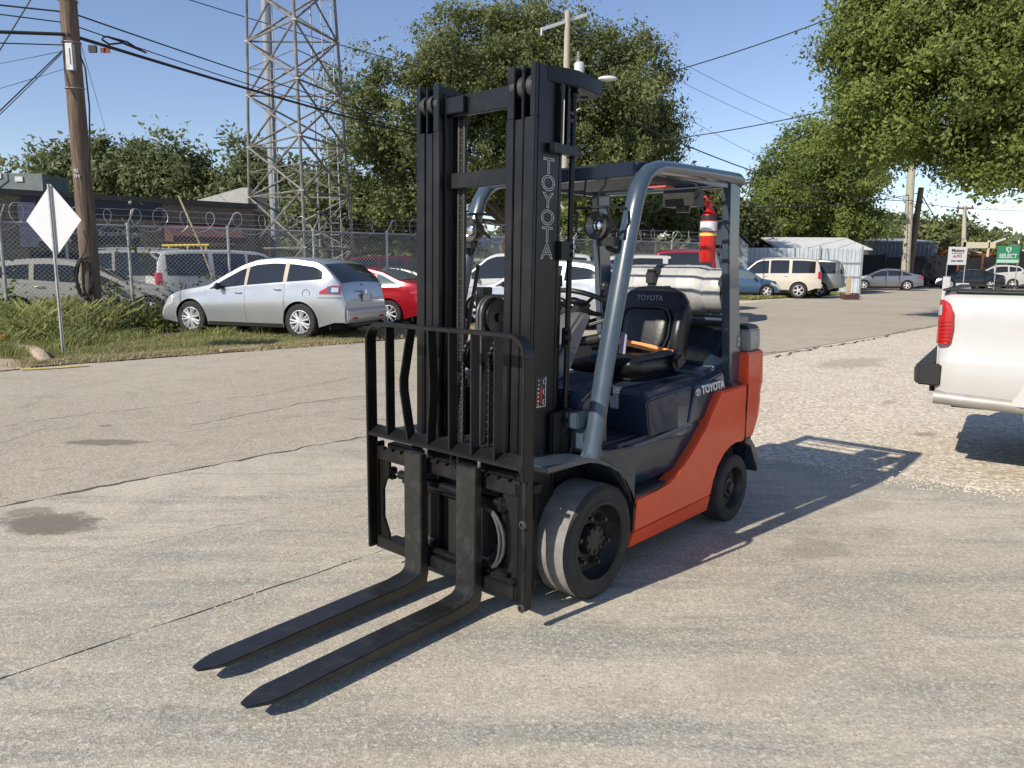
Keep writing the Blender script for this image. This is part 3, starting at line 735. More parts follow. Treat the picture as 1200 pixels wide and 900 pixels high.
# --- overhead guard
for s_ in (1, -1):
    P = [(.055, .50, .67), (.02, .50, .80), (-.045, .50, 1.08), (-.12, .50, 1.36), (-.19, .50, 1.62), (-.235, .50, 1.77), (-.27, .499, 1.865), (-.315, .497, 1.925), (-.38, .494, 1.962), (-.46, .49, 1.982), (-.60, .484, 1.990), (-.9, .472, 2.0), (-1.2, .462, 2.008), (-1.36, .455, 2.012), (-1.405, .452, 1.995)]
    b = B(); b.tube([(x, s_*y, z) for x, y, z in P], .046, 16, r2=.72); fp(b, 'front_pillar', M['slate'], smooth=60)
    b = B()
    b.loft([[(x0, s_*.42, z), (x1, s_*.42, z), (x1, s_*.47, z), (x0, s_*.47, z)] for x0, x1, z in ((-1.27, -1.405, 1.99), (-1.30, -1.43, 1.6), (-1.37, -1.53, 1.0), (-1.39, -1.62, .83))])
    b.bx(-1.395, -1.62, s_*.40, s_*.49, .815, .84)
    fp(b, 'rear_pillar', M['slate'] if s_ < 0 else M['slate'], bevel=.008)
    b = B(); b.loft([[(.09, s_*.46, .665), (.09, s_*.525, .68), (-.02, s_*.525, .66), (-.02, s_*.46, .66)], [(.06, s_*.475, .74), (.06, s_*.522, .74), (.0, s_*.522, .74), (.0, s_*.475, .74)]]); fp(b, 'pillar_foot', M['slate'], bevel=.006)
    b = B(); b.tube([(-.10, s_*.462, 1.02), (-.14, s_*.46, 1.20), (-.20, s_*.458, 1.44), (-.225, s_*.465, 1.52)], .011, 8); fp(b, 'grab_handle', M['plastic'])
b = B(); b.bx(-.30, -.345, -.46, .46, 1.93, 2.0); fp(b, 'front_header', M['navy'], bevel=.006)  # darker navy than the slate guard: the mast's shade put into the colour
b = B(); b.bx(-1.33, -1.40, -.43, .43, 1.965, 2.03); fp(b, 'rear_header', M['slate'], bevel=.006)
for i in range(7):
    x = -.44 - i*.135
    b = B(); b.box((x, 0, 1.985+.002*i), (.075, .92, .014), Matrix.Rotation(R_(-32), 4, 'Y')); fp(b, 'roof_slat', M['slate'], bevel=.003)
b = B(); b.bx(-.42, -1.30, -.46, -.44, 1.955, 1.985); b.bx(-.42, -1.30, .44, .46, 1.955, 1.985); fp(b, 'roof_rail', M['slate'])
b = B(); b.tube([(-1.22, .25, 2.03), (-1.25, .23, 2.09), (-1.33, .2, 2.12), (-1.39, .2, 2.10), (-1.38, .22, 2.03)], .003, 6); fp(b, 'antenna_wire', M['plastic'])
b = B(); b.bx(-1.18, -1.30, .10, .30, 1.86, 1.955); b.tube([(-1.2, .3, 1.9), (-1.1, .38, 1.93), (-.9, .45, 1.95), (-.6, .46, 1.955)], .006, 6); b.cyl((-1.24, .2, 1.86), (-1.24, .2, 1.83), .04, 14); fp(b, 'strobe_housing', M['plastic'], bevel=.006)
# pale bags of papers under the roof
b = B(); b.bx(-1.0, -1.10, .10, .22, 1.955, 1.962); fp(b, 'roof_placard', mat('placard', (.55,.12,.10), .5))
# lamps on the pillars
for s_, x, z in ((1, -.12, 1.70), (-1, -.12, 1.70)):
    H = bpy.data.objects.new('headlight', None); COL.objects.link(H); H.parent = FL; H.location = (x, s_*.40, z)
    b = B(); b.lathe([(-.05, .0), (-.05, .035), (-.02, .055), (.03, .062), (.035, .062), (.035, .056)], (0, 0, 0), 'x', 28); b.build('lamp_shell', M['plastic'], H)
    b = B(); b.lathe([(.033, .056), (.012, .03), (.010, .0)], (0, 0, 0), 'x', 28); b.build('reflector', M['lens'], H)
    b = B(); b.lathe([(.012, .026), (.028, .024), (.034, .012), (.035, 0)], (0, 0, 0), 'x', 20); b.build('lamp_lens', M['chrome'], H)
    b = B(); b.tube([(.06, -.085, .05), (.085, -.08, .075), (.085, .08, .075), (.02, .10, .078), (-.06, .10, .075)], .007, 8)
    b.tube([(.06, -.08, .06), (.07, -.08, -.02), (.05, -.07, -.05)], .006, 6); b.tube([(.07, .085, .07), (.04, .095, 0), (-.02, .10, -.04)], .007, 6); b.build('lamp_guard', M['plastic'], H)
    b = B(); b.bx(-.03, .02, .0, s_*.09, -.09, -.05); b.tube([(-.02, 0, -.05), (-.03, s_*.03, -.10), (-.06, s_*.07, -.12)], .012, 8); b.build('lamp_bracket', M['plastic'], H)
b = B(); b.tube([(-.30, -.2, 1.95), (-.28, -.2, 1.86), (-.28, -.14, 1.83), (-.3, -.1, 1.86)], .006, 6); b.tube([(-.31, .18, 1.94), (-.27, .2, 1.85), (-.27, .26, 1.84), (-.3, .3, 1.9), (-.31, .3, 1.95)], .005, 6)
b.bx(-.33, -.36, -.30, -.12, 1.80, 1.90); fp(b, 'mirror_and_wires', M['plastic'])
b = B(); b.bx(-1.505, -1.465, .4705, .4715, 1.05, 1.12); fp(b, 'pillar_sticker', mat('sticker_grey', (.16,.15,.13), .5))
b = B()
for k in (0, 1): b.tube([(-1.485+.012*math.cos(2*PI*i/12), .4725, 1.096-.03*k+.010*math.sin(2*PI*i/12)) for i in range(13)], .002, 5, cap=False)
fp(b, 'sticker_print', M['white'])

# --- tank cradle on the counterweight
b = B()
b.tube([(-1.44, -.42, 1.20), (-1.44, .42, 1.20)], .021, 10); b.tube([(-1.68, -.42, 1.20), (-1.68, .42, 1.20)], .021, 10)
b.bx(-1.70, -1.42, .39, .43, 1.15, 1.22); b.bx(-1.70, -1.42, -.43, -.39, 1.15, 1.22); b.bx(-1.66, -1.60, -.1, .1, 1.16, 1.20)
fp(b, 'tank_cradle', M['slate'], bevel=.004)
# ================================================================ mast, carriage, forks (parts of the forklift)
TILT = R_(0.9)
MA = bpy.data.objects.new('mast', None); COL.objects.link(MA); MA.parent = FL
MA.matrix_local = Matrix.Translation((.13, 0, .25)) @ Matrix.Rotation(-TILT, 4, 'Y') @ Matrix.Translation((-.13, 0, -.25))
def mp(b, name, m, **kw): return b.build(name, m, MA, **kw)
TOP = 2.33
def rail(yi, yo, x0, x1, z0, top, s_, lip):
    """channel rail: front flange, web on the outer side, rear flange; near the top only the outer lip remains"""
    b = B(); zc = top-.21
    a, c = s_*yi, s_*yo; wb = s_*(yo-.014)
    b.bx(x1-.020, x1, a, c, z0, zc)
    b.bx(x1-.020, x1, s_*(yo-lip), c, zc, top)
    b.bx(x0+.020, x1-.020, wb, c, z0, top-.002)
    b.bx(x0, x0+.020, a, c, z0, top-.03)
    return b.build('mast_rail', M['mast_black'], MA, bevel=.003)
for s_ in (1, -1):
    rail(.303, .362, .145, .330, .10, TOP, s_, .030)
    rail(.252, .298, .150, .328, .12, TOP-.005, s_, .014)
    rail(.203, .247, .155, .330, .14, TOP-.002, s_, .040)
    # slim webs seen in the slots and on the inner side
    b = B(); b.bx(.19, .20, s_*.196, s_*.203, .16, TOP-.05); b.bx(.23, .245, s_*.192, s_*.203, .16, TOP-.03); b.bx(.27, .295, s_*.196, s_*.203, .16, TOP-.02); mp(b, 'inner_ribs', M['mast_black'])
    for y in (.274, .232):
        b = B(); b.cyl((.285, s_*(y+.0)-.013, TOP-.085), (.285, s_*(y+.0)+.013, TOP-.085), .047, 26); b.cyl((.285, s_*y-.018, TOP-.085), (.285, s_*y+.018, TOP-.085), .016, 12); mp(b, 'mast_roller', M['steel'] if False else M['chain'])
    b = B(); b.cyl((.285, s_*.325-.016, TOP-.085), (.285, s_*.325+.016, TOP-.085), .047, 26); mp(b, 'mast_roller', M['chain'])
    # lift cylinders behind the rails
    b = B(); b.cyl((.10, s_*.30, .15), (.10, s_*.30, 1.45), .032, 16); b.cyl((.10, s_*.30, 1.45), (.10, s_*.30, 2.24), .021, 14); b.cyl((.10, s_*.30, 1.43), (.10, s_*.30, 1.48), .038, 16); mp(b, 'lift_cylinder', M['mast_black'])
    b = B(); b.cyl((.06, s_*.352, .88), (.06, s_*.352, 2.25), .013, 12); b.sphere((.06, s_*.352, 2.25), .022); b.cyl((.06, s_*.352, .86), (.06, s_*.352, .90), .019, 10); b.cyl((.06, s_*.352, 1.18), (.06, s_*.352, 1.24), .018, 10); mp(b, 'hose_tube', M['mast_black'])
# tie bars
b = B(); b.bx(.25, .275, -.20, .20, TOP-.145, TOP-.055); b.bx(.262, .300, -.20, -.08, TOP-.135, TOP-.065); mp(b, 'top_tie_bar', M['mast_black'], bevel=.003)
b = B(); b.bx(.15, .25, -.20, .20, TOP-.07, TOP-.058); mp(b, 'top_tie_plate', M['mast_black'])
b = B(); b.bx(.155, .18, -.30, .30, TOP-.11, TOP-.03); mp(b, 'rear_tie_bar', M['mast_black'])
b = B(); b.bx(.24, .265, -.20, .20, 1.868, 1.938); mp(b, 'middle_tie_bar', M['mast_black'], bevel=.003)
b = B(); b.bx(.15, .175, -.30, .30, .30, .40); b.bx(.15, .175, -.30, .30, .85, .93); mp(b, 'lower_tie_bar', M['mast_black'], bevel=.003)
b = B(); b.bx(.135, .155, -.35, .35, .12, .24); mp(b, 'foot_tie_bar', M['mast_black'])
# sheave bracket sticking out at the back of the right hand rail
b = B(); b.prism([(.262, .20), (.262, .362), (.10, .405), (-.105, .385), (-.135, .33), (-.12, .22), (.10, .18)], 'z', TOP-.062, TOP+.004); mp(b, 'sheave_bracket', M['mast_black'], bevel=.004)
b = B(); b.cyl((.02, .30, TOP-.0635), (.02, .30, TOP-.0615), .024, 20); b.cyl((-.07, .31, TOP-.0635), (-.07, .31, TOP-.0615), .020, 20); mp(b, 'bracket_holes', M['dark_gap'])
b = B(); b.bx(.05, .245, .3625, .395, TOP-.345, TOP-.305); b.bx(.05, .075, .33, .395, TOP-.345, TOP-.305); mp(b, 'cylinder_clamp', M['mast_black'], bevel=.003)
b = B(); b.bx(.17, .19, .362, .385, TOP-.305, TOP-.062); b.bx(.12, .14, .362, .38, TOP-.305, TOP-.062); mp(b, 'clamp_strap', M['mast_black'], bevel=.003)
b = B()
for z in (TOP-.20, TOP-.17): b.cyl((.09, .352, z), (.09, .352, z+.012), .02, 12)
for k in range(14): b.bx(.070, .080, .335, .350, TOP-.25+.013*k, TOP-.243+.013*k)
mp(b, 'rear_chain', M['chain'], kind='stuff')
b = B(); b.bx(.075, .165, .3625, .385, 1.545, 1.625); b.cyl((.085, .385, 1.567), (.085, .392, 1.567), .013, 10); b.cyl((.085, .385, 1.603), (.085, .392, 1.603), .013, 10); mp(b, 'hose_clamp', M['mast_black'], bevel=.004)
b = B(); b.cyl((.085, .3905, 1.567), (.085, .396, 1.567), .009, 6); b.cyl((.085, .3905, 1.603), (.085, .396, 1.603), .009, 6); mp(b, 'clamp_bolts', M['steel'])
b = B(); b.bx(.08, .12, .3625, .38, 1.16, 1.25); b.cyl((.10, .38, 1.185), (.10, .392, 1.185), .014, 10); b.cyl((.10, .38, 1.225), (.10, .392, 1.225), .014, 10); mp(b, 'hose_clamp', M['mast_black'], bevel=.004)
# stacked outlined letters on the outer web
for i, ch in enumerate('TOYOTA'):
    me = text_mesh(ch, .093, M['white'], outline=.0014)
    o = link('letter', me, MA); z = 1.928 - i*.0705
    o.matrix_local = basis((-1, 0, 0), (0, 0, 1), (.238, .3645, z)) @ Matrix.Diagonal((1.25, .97, 1, 1))
# warning label low on the rail
lb = B(); lb.bx(.215, .29, .3625, .3632, .905, 1.045); wl = mp(lb, 'warning_label', M['plastic'])
b = B(); b.bx(.270, .284, .3635, .3642, .912, .975); b.bx(.243, .262, .3635, .3642, .925, 1.0); b.build('label_panel', M['red_ink'], wl)
b = B()
rl = random.Random(3)
for k in range(7): z = .915+.018*k; b.bx(.268, .268+.012*rl.uniform(.4, 1), .3645, .3650, z, z+.007)
for k in range(3): b.tube([(.232+.008*math.cos(a), .3648, .93+.045*k+.011*math.sin(a)) for a in [PI*.5-i*PI/8 for i in range(9)]], .0017, 4)
b.bx(.222, .225, .3645, .3650, .91, 1.04); b.bx(.222, .285, .3645, .365, .909, .912)
b.build('label_print', M['white'], wl)
# side bracket of the tilt mount with its slot
b = B()
o_ = [(.20, .875), (.06, .885), (-.02, .87), (-.035, .66), (.02, .60), (.20, .60)]
b.prism(o_, 'y', .364, .392); mp(b, 'tilt_bracket', M['mast_black'], bevel=.006)
b = B(); b.prism(o_, 'y', -.364, -.392); mp(b, 'tilt_bracket', M['mast_black'], bevel=.006)
b = B(); b.tube([(.13, .397, .84), (.09, .40, .83), (.065, .40, .79), (.062, .40, .70), (.085, .40, .66), (.13, .397, .65)], .011, 8); mp(b, 'bracket_rib', M['mast_black'])
b = B(); b.bx(.085, .135, .3925, .3945, .68, .81); mp(b, 'bracket_slot', M['dark_gap'])
for s_ in (1, -1):
    b = B(); b.cyl((.10, s_*.27, .48), (-.6, s_*.27, .56), .035, 14); fp(b, 'tilt_cylinder', M['dark_gap'])
# lower outer guards of the rails beside the tyre
b = B(); b.bx(.285, .315, .364, .392, .10, .54); b.bx(.27, .33, .364, .396, .535, .575); b.cyl((.30, .39, .52), (.30, .398, .52), .009, 8); b.cyl((.30, .39, .13), (.30, .398, .13), .009, 8); mp(b, 'rail_guard', M['mast_black'], bevel=.003)
# centre cylinder, sheaves, hoses, chains
b = B(); b.cyl((.20, .03, .20), (.20, .03, 1.22), .052, 20); b.cyl((.20, .03, 1.22), (.20, .03, 1.32), .035, 16); b.cyl((.20, .03, 1.18), (.20, .03, 1.225), .06, 20); mp(b, 'centre_cylinder', M['mast_black'])
b = B(); b.bx(.17, .24, -.075, .135, 1.372, 1.387); b.bx(.20, .26, -.03, .02, 1.387, 1.42); b.bx(.17, .24, -.10, .155, 1.195, 1.207); b.bx(.18, .23, .05, .065, 1.2, 1.38); b.bx(.18, .23, -.065, -.05, 1.2, 1.38); mp(b, 'sheave_frame', M['mast_black'], bevel=.003)
for y, z, r in ((.085, 1.285, .085), (-.055, 1.10, .07), (.115, 1.10, .075)):
    b = B(); b.lathe([(-.012, 0), (-.012, r-.01), (-.017, r), (-.012, r), (-.006, r-.012), (.006, r-.012), (.012, r), (.017, r), (.012, r-.01), (.012, 0)], (.235, y, z), 'y', 32); b.cyl((.235, y-.02, z), (.235, y+.02, z), .02, 12); mp(b, 'sheave', M['mast_black'])
def arc_path(y, z, r, zb, x=.235):
    return [(x+r*math.cos(a), y, z+r*math.sin(a)) for a in [PI*k/10 for k in range(10, -1, -1)]] + [(x+r, y, z-.1), (x+r, y, zb)]
for y in (.028, .050):
    b = B(); b.tube(arc_path(y, 1.30, .072, .60), .0088, 8); mp(b, 'hydraulic_hose', M['hose'])
lk = None
for y, z, r in ((-.055, 1.10, .078), (.115, 1.10, .083)):
    b = B(); P = arc_path(y, z, r, .30); L_ = 0
    pts = []
    for (p, q) in zip(P[:-1], P[1:]):
        p, q = Vector(p), Vector(q); n = max(1, int((q-p).length/.0165))
        for k in range(n): pts.append((p+(q-p)*k/n, (q-p).normalized()))
    for k, (p, t) in enumerate(pts):
        w2 = .020 if k % 2 else .013
        mt = Matrix.Translation(p) @ t.to_track_quat('Z', 'Y').to_matrix().to_4x4()
        bmesh.ops.create_cube(b.bm, size=1, matrix=mt @ Matrix.Diagonal((w2, .008, .014, 1)) if False else mt @ Matrix.Diagonal((w2*1.0, w2*.75, .0125, 1)))
    mp(b, 'lift_chain', M['chain'], kind='stuff', smooth=0)
for y in (-.185, -.15, .185):
    b = B(); b.cyl((.22, y, .3), (.22, y, TOP-.10), .011, 8); mp(b, 'hose_line', M['hose'] if y > 0 else M['plastic'])
b = B()
rr = random.Random(2)
for k in range(110): b.box((.215, -.165, .35+k*.017), (.018, .018 if k % 2 else .012, .013))
mp(b, 'side_chain', M['chain'], kind='stuff', smooth=0)
b = B(); b.bx(.16, .19, .09, .125, .45, 1.02); b.cyl((.20, .16, .6), (.20, .16, 1.05), .010, 8); mp(b, 'cylinder_pipe', M['mast_black'])

# --- carriage with side shifter
CR = bpy.data.objects.new('carriage', None); COL.objects.link(CR); CR.parent = FL
CRM = Matrix.Translation((.45, 0, .1)) @ Matrix.Rotation(-R_(.4), 4, 'Y') @ Matrix.Translation((-.45, 0, -.1)); CR.matrix_local = CRM.copy()
def cp(b, name, m=None, **kw): return b.build(name, m or M['carriage_black'], CR, **kw)
def bar(y0, y1, x0, x1, z0, z1, name, **kw):
    b = B(); b.bx(x0, x1, y0, y1, z0, z1); return cp(b, name, bevel=.005, **kw)
bar(-.47, .44, .455, .492, .575, .635, 'upper_fork_bar')
b = B()
for k in range(15):
    y = -.455+.0625*k
    b.bx(.475, .500, y, y+.045, .632, .645)
cp(b, 'bar_notches', bevel=.003)
bar(-.47, .44, .455, .50, .125, .185, 'lower_fork_bar')
bar(-.44, .40, .40, .452, .60, .655, 'shifter_upper_beam')
bar(-.44, .40, .40, .45, .10, .17, 'shifter_lower_beam')
bar(-.36, .34, .405, .43, .46, .52, 'shift_cylinder_beam')
b = B(); b.cyl((.435, -.36, .505), (.435, .34, .505), .022, 14); cp(b, 'shift_cylinder', M['steel'] if False else M['mast_black'])
b = B(); b.cyl((.44, -.42, .505), (.44, -.345, .505), .012, 12); cp(b, 'shift_rod', M['chrome'])
for q in (-.43, .30): b = B(); b.bx(.42, .46, q, q+.035, .475, .535); cp(b, 'rod_clevis', bevel=.006)
# left side plate with scalloped inner edge
b = B(); b.prism([(-.475, .62), (-.475, .13), (-.40, .13), (-.405, .20), (-.43, .25), (-.445, .28), (-.445, .42), (-.425, .47), (-.40, .50), (-.395, .56), (-.42, .60)], 'x', .46, .475)
cp(b, 'side_plate', bevel=.003)
b = B(); b.prism([(.438, .66), (.438, .11), (.36, .11), (.365, .20), (.385, .25), (.395, .28), (.395, .42), (.38, .50), (.35, .56), (.36, .60)], 'x', .44, .475)
cp(b, 'side_plate', bevel=.003)
bar(-.345, -.31, .40, .425, .12, .60, 'carriage_upright'); bar(-.115, -.09, .40, .425, .12, .60, 'carriage_upright'); bar(.30, .335, .40, .43, .12, .60, 'carriage_upright')
b = B(); b.bx(.345, .40, -.195, .195, .14, .66); cp(b, 'roller_plate', M['dark_gap'])
for s_ in (1, -1):
    b = B()
    for z in (.2, .5): b.cyl((.36, s_*.16, z), (.36, s_*.202, z), .045, 18)
    cp(b, 'carriage_roller', M['chain'])
for z0, r in ((.34, .115), (.335, .09)):
    b = B(); b.tube([(.452, .19+r*.1, z0+.14)] + [(.452 + .012*math.sin(a), .235+math.sin(a)*r, z0+math.cos(a)*.135) for a in [PI*k/10 for k in range(11)]] + [(.44, .18, z0-.145)], .0075, 8); cp(b, 'shifter_hose', M['hose'])
b = B(); b.tube([(.47, .034+.0*k, .655) for k in (0,)] + [(.47, .034, .68), (.47, .045, .70), (.47, .065, .70), (.47, .075, .68), (.47, .075, .655)], .009, 8); b.build('lifting_eye', M['carriage_black'], CR)
b = B(); b.cyl((.49, -.11, .64), (.49, -.11, .69), .008, 8); b.cyl((.49, -.11, .685), (.49, -.11, .695), .018, 12); b.cyl((.49, .225, .64), (.49, .225, .70), .008, 8); b.cyl((.49, .225, .695), (.49, .225, .705), .018, 12); cp(b, 'latch_pins', M['steel'])
bar(.05, .065, .43, .45, .2, .34, 'chain_anchor')
bar(-.30, .28, .455, .485, .195, .215, 'lower_hook_strip'); 
b = B(); b.bx(.45, .50, .30, .43, .19, .215); b.bx(.46, .505, .33, .40, .215, .23); cp(b, 'lower_hook', bevel=.004)

# --- load backrest
LB = bpy.data.objects.new('load_backrest', None); COL.objects.link(LB); LB.parent = FL
LB.matrix_local = CRM.copy()
def lp_(b, name, m=None, **kw): return b.build(name, m or M['carriage_black'], LB, **kw)
# flat bar bent round the top: deep along x, thin in the frame plane
def frame_path():
    y0, y1, zt, r = -.488, .505, 1.243, .085
    P = [(y0, .13)]
    P += [(y0, .6), (y0, zt-r)]
    for k in range(1, 9): a = PI/2*k/8; P.append((y0+r-r*math.cos(a), zt-r+r*math.sin(a)))
    P += [(-.2, zt), (.1, zt), (.3, zt)]
    for k in range(0, 9): a = PI/2*k/8; P.append((y1-r+r*math.sin(a), zt-r+r*math.cos(a)))
    return P
b = B(); P = frame_path(); rings = []
for i, (y, z) in enumerate(P):
    a = Vector(P[max(i-1, 0)]); c = Vector(P[min(i+1, len(P)-1)]); t = (c-a).normalized(); n2 = Vector((-t.y, t.x))*.008
    rings.append([(.475, y-n2.x, z-n2.y), (.535, y-n2.x, z-n2.y), (.535, y+n2.x, z+n2.y), (.475, y+n2.x, z+n2.y)])
b.loft(rings); lp_(b, 'backrest_frame', bevel=.003, smooth=30)
b = B(); b.bx(.475, .535, .497, .513, .66, 1.16); lp_(b, 'backrest_post', bevel=.003)
rb = B(); rb.loft([[(.478, y, .75), (.533, y, .715), (.533, y, .700), (.478, y, .735)] for y in (-.488, .50)]); lp_(rb, 'cross_rail', bevel=.003)
def bent(y0, ym, y1, name='backrest_bar'):
    b = B(); z = [.735, .93, .985, 1.236]; ys = [y1, (ym+ym)/2, ym, y0]
    rings = []
    for zz, yy in zip([.725, .945, 1.0, 1.236], [y1, ym, ym, y0]):
        rings.append([(.480, yy-.006, zz), (.530, yy-.006, zz), (.530, yy+.006, zz), (.480, yy+.006, zz)])
    b.loft(rings); return lp_(b, name, bevel=.002)
bent(-.345, -.345, -.345); bent(-.19, -.245, -.20); bent(-.057, -.045, -.065); bent(.078, .078, .078); bent(.212, .212, .212); bent(.345, .345, .345)
# heavy outer bracket plate at the right of the frame
b = B(); b.prism([(.486, .745), (.512, .758), (.512, .69), (.486, .69)], 'x', .465, .535); lp_(b, 'bracket_plate', bevel=.004)
b = B(); b.prism([(.484, .70), (.484, .10), (.512, .10), (.512, .70)], 'x', .468, .512); lp_(b, 'bracket_plate', bevel=.004)
b = B()
for z in (.475, .115): b.lathe([(0, .018), (.010, .018), (.012, .010), (.004, .009), (.004, 0)], (.511, .497, z), 'x', 18)
lp_(b, 'bracket_bolts', M['chain'])
b = B(); b.bx(.44, .49, -.488, -.47, .12, .66); lp_(b, 'bracket_plate', bevel=.003)

# --- forks
def fork(y0, y1, tx):
    b = B(); ym = (y0+y1)/2
    # side profile swept across y, taper towards the tip
    sec = []  # (x, ztop, zbot, half width)
    hw = (y1-y0)/2
    for x, zt, zb, h in ((.585, .105, .038, hw), (.62, .092, .038, hw), (.66, .086, .038, hw), (.95, .081, .040, hw), (1.25, .074, .044, hw), (1.42, .070, .049, hw), (1.51, .068, .052, hw), (1.545, .0675, .054, hw*.86), (1.585, .067, .056, hw*.58), (1.610, .066, .058, hw*.36)):
        if x > 1.3: x += tx-1.61
        sec.append([(x, ym-h, zb), (x, ym-h, zt), (x, ym+h, zt), (x, ym+h, zb)])
    b.loft([[(.546, ym-hw, .672), (.546, ym+hw, .672), (.508, ym+hw, .672), (.508, ym-hw, .672)],
            [(.550, ym-hw, .40), (.550, ym+hw, .40), (.506, ym+hw, .40), (.506, ym-hw, .40)],
            [(.552, ym-hw, .14), (.552, ym+hw, .14), (.504, ym+hw, .10), (.504, ym-hw, .10)],
            [(.558, ym-hw, .112), (.558, ym+hw, .112), (.515, ym+hw, .055), (.515, ym-hw, .055)],
            [(.580, ym-hw, .097), (.580, ym+hw, .097), (.548, ym+hw, .041), (.548, ym-hw, .041)],
            [(.66, ym-hw, .086), (.66, ym+hw, .086), (.66, ym+hw, .038), (.66, ym-hw, .038)]] +
           [[s2[1], s2[2], s2[3], s2[0]] for s2 in sec[3:]])
    return b.build('fork', M['fork_black'], FL, bevel=.004, smooth=35)
fork(-.200, -.082, 1.60); fork(.142, .262, 1.60)
# --- load-bearing things carried by the forklift but separate
M['aluminium'] = mat('tank_aluminium', (.43,.43,.41), .45, metal=.05, var=.15, scale=7, dirt=(.25,.24,.21), dscale=9, damt=.7, bump=.3, bscale=60)
TK = thing('propane_tank', 'grey white propane tank lying across the back of the forklift behind the seat', 'gas tank', FL.matrix_basis @ Vector((-1.56, -.07, 1.375)), FTH)
b = B()
pr = [(-.36, .0), (-.36, .05), (-.345, .10), (-.31, .138), (-.26, .152), (-.235, .1555), (-.16, .1555), (-.155, .1575), (-.145, .1575), (-.14, .1555), (.14, .1555), (.145, .1575), (.155, .1575), (.16, .1555), (.26, .1545), (.30, .142), (.335, .122), (.36, .10), (.365, .05), (.365, 0)]
b.lathe(pr, (0, 0, 0), 'y', 44); b.build('tank_shell', M['aluminium'], TK, smooth=50)
b = B(); b.lathe([(.30, .128), (.33, .137), (.425, .137), (.432, .132), (.425, .128), (.33, .128)], (0, 0, 0), 'y', 40); b.build('collar', M['aluminium'], TK)
b = B(); b.lathe([(-.42, .118), (-.415, .122), (-.33, .122), (-.32, .115), (-.33, .114), (-.415, .114)], (0, 0, 0), 'y', 40); b.build('foot_ring', M['aluminium'], TK)
b = B(); b.cyl((0, .365, 0), (0, .41, 0), .026, 12); b.cyl((0, .40, .03), (0, .43, .03), .02, 10); b.bx(-.04, .04, .37, .40, -.05, -.02); b.build('valve', mat('brass', (.45,.30,.12), .35, metal=.9), TK)
b = B(); b.lathe([(-.025, .158), (-.025, .163), (.025, .163), (.025, .158)], (0, -.02, 0), 'y', 40); b.build('strap', M['plastic'], TK)
b = B(); b.bx(.10, .165, -.052, .015, .095, .13); b.bx(.145, .18, -.05, .012, .04, .11); b.build('strap_buckle', M['plastic'], TK, bevel=.005)
b = B(); b.box((.150, .10, -.03), (.03, .085, .13), None); b.build('gauge_bracket', M['aluminium'], TK, bevel=.02)
b = B(); b.box((.166, .10, .0), (.006, .045, .055), None); b.build('gauge_face', M['dark_gap'], TK, bevel=.002)
EX = thing('fire_extinguisher', 'red fire extinguisher strapped high on the rear pillar of the forklift', 'fire extinguisher', FL.matrix_basis @ Vector((-1.25, .362, 1.545)), FTH)
M['ext_red'] = mat('extinguisher_red', (.50,.012,.012), .3, coat=.4)
b = B(); b.lathe([(.0, 0), (.0, .038), (.012, .046), (.25, .046), (.275, .038), (.292, .02), (.30, .016), (.30, 0)], (0, 0, 0), 'z', 28); b.build('cylinder_body', M['ext_red'], EX, smooth=50)
b = B(); b.lathe([(.175, .0475), (.228, .0475)], (0, 0, 0), 'z', 28); b.build('paper_label', mat('label_white', (.62,.62,.64), .5, var=.25, scale=60), EX)
b = B(); b.lathe([(.148, .0475), (.164, .0475)], (0, 0, 0), 'z', 28); b.build('yellow_label', mat('label_yellow', (.75,.62,.10), .5), EX)
b = B(); b.cyl((0, 0, .295), (0, 0, .335), .018, 12); b.box((.02, 0, .33), (.07, .018, .02)); b.box((.02, 0, .355), (.08, .018, .012), Matrix.Rotation(-.2, 4, 'Y')); b.build('valve_head', M['ext_red'], EX, bevel=.003)
b = B(); b.tube([(-.02, 0, .32), (-.06, .01, .30), (-.062, .01, .16), (-.05, .01, .13)], .008, 8); b.build('discharge_hose', M['plastic'], EX)
B().lathe([(.235, .0482), (.262, .0482)], (0, 0, 0), 'z', 28).build('bracket_band', M['plastic'], EX)
for za, zb in ((.236, .26), (.08, .10)): B().bx(-.14, -.04, -.02, .06, za, zb).build('bracket', M['plastic'], EX)
TAG = B()
TAG.loft([[(-.255, .47, 1.11), (-.27, .42, 1.11), (-.272, .42, 1.11), (-.257, .47, 1.11)], [(-.27, .468, 1.20), (-.285, .425, 1.21), (-.287, .425, 1.21), (-.272, .468, 1.20)]])
fp(TAG, 'paper_tag', mat('tag_lilac', (.30,.27,.38), .7))
# ================================================================ poles, wires, fence, buildings
M['wood_pole'] = mat('pole_wood', (.135,.098,.070), .95, var=.55, scale=7, stretch=(3.5, 3.5, .22), bump=1.0, bscale=16, dirt=(.045,.034,.027), dscale=5, damt=.85)
M['wood_grey'] = mat('pole_wood_grey', (.38,.35,.27), .9, var=.3, scale=6, stretch=(8, 8, .5), bump=.5, bscale=14)
M['galv'] = mat('galvanised', (.42,.43,.43), .45, metal=.6, var=.2, scale=10)
M['tower_steel'] = mat('tower_steel', (.16,.15,.135), .7, var=.6, scale=2)
M['wire'] = mat('wire_black', (.012,.012,.012), .6)
M['thin_wire'] = mat('wire_grey', (.09,.09,.10), .6)
M['brick'] = mat('brown_masonry', (.165,.14,.11), .95, var=.7, scale=14, bump=.8, bscale=12)
M['panel_grey'] = mat('grey_panel', (.27,.30,.33), .7, var=.1, scale=2)
M['panel_white'] = mat('white_panel', (.52,.57,.60), .6, var=.12, scale=1.5, dirt=(.35,.36,.35), dscale=.8, damt=.4)
M['roof_cream'] = mat('cream_roof', (.60,.55,.38), .8, var=.1)
M['roof_pale'] = mat('pale_roof', (.58,.58,.56), .7, var=.12, scale=2)
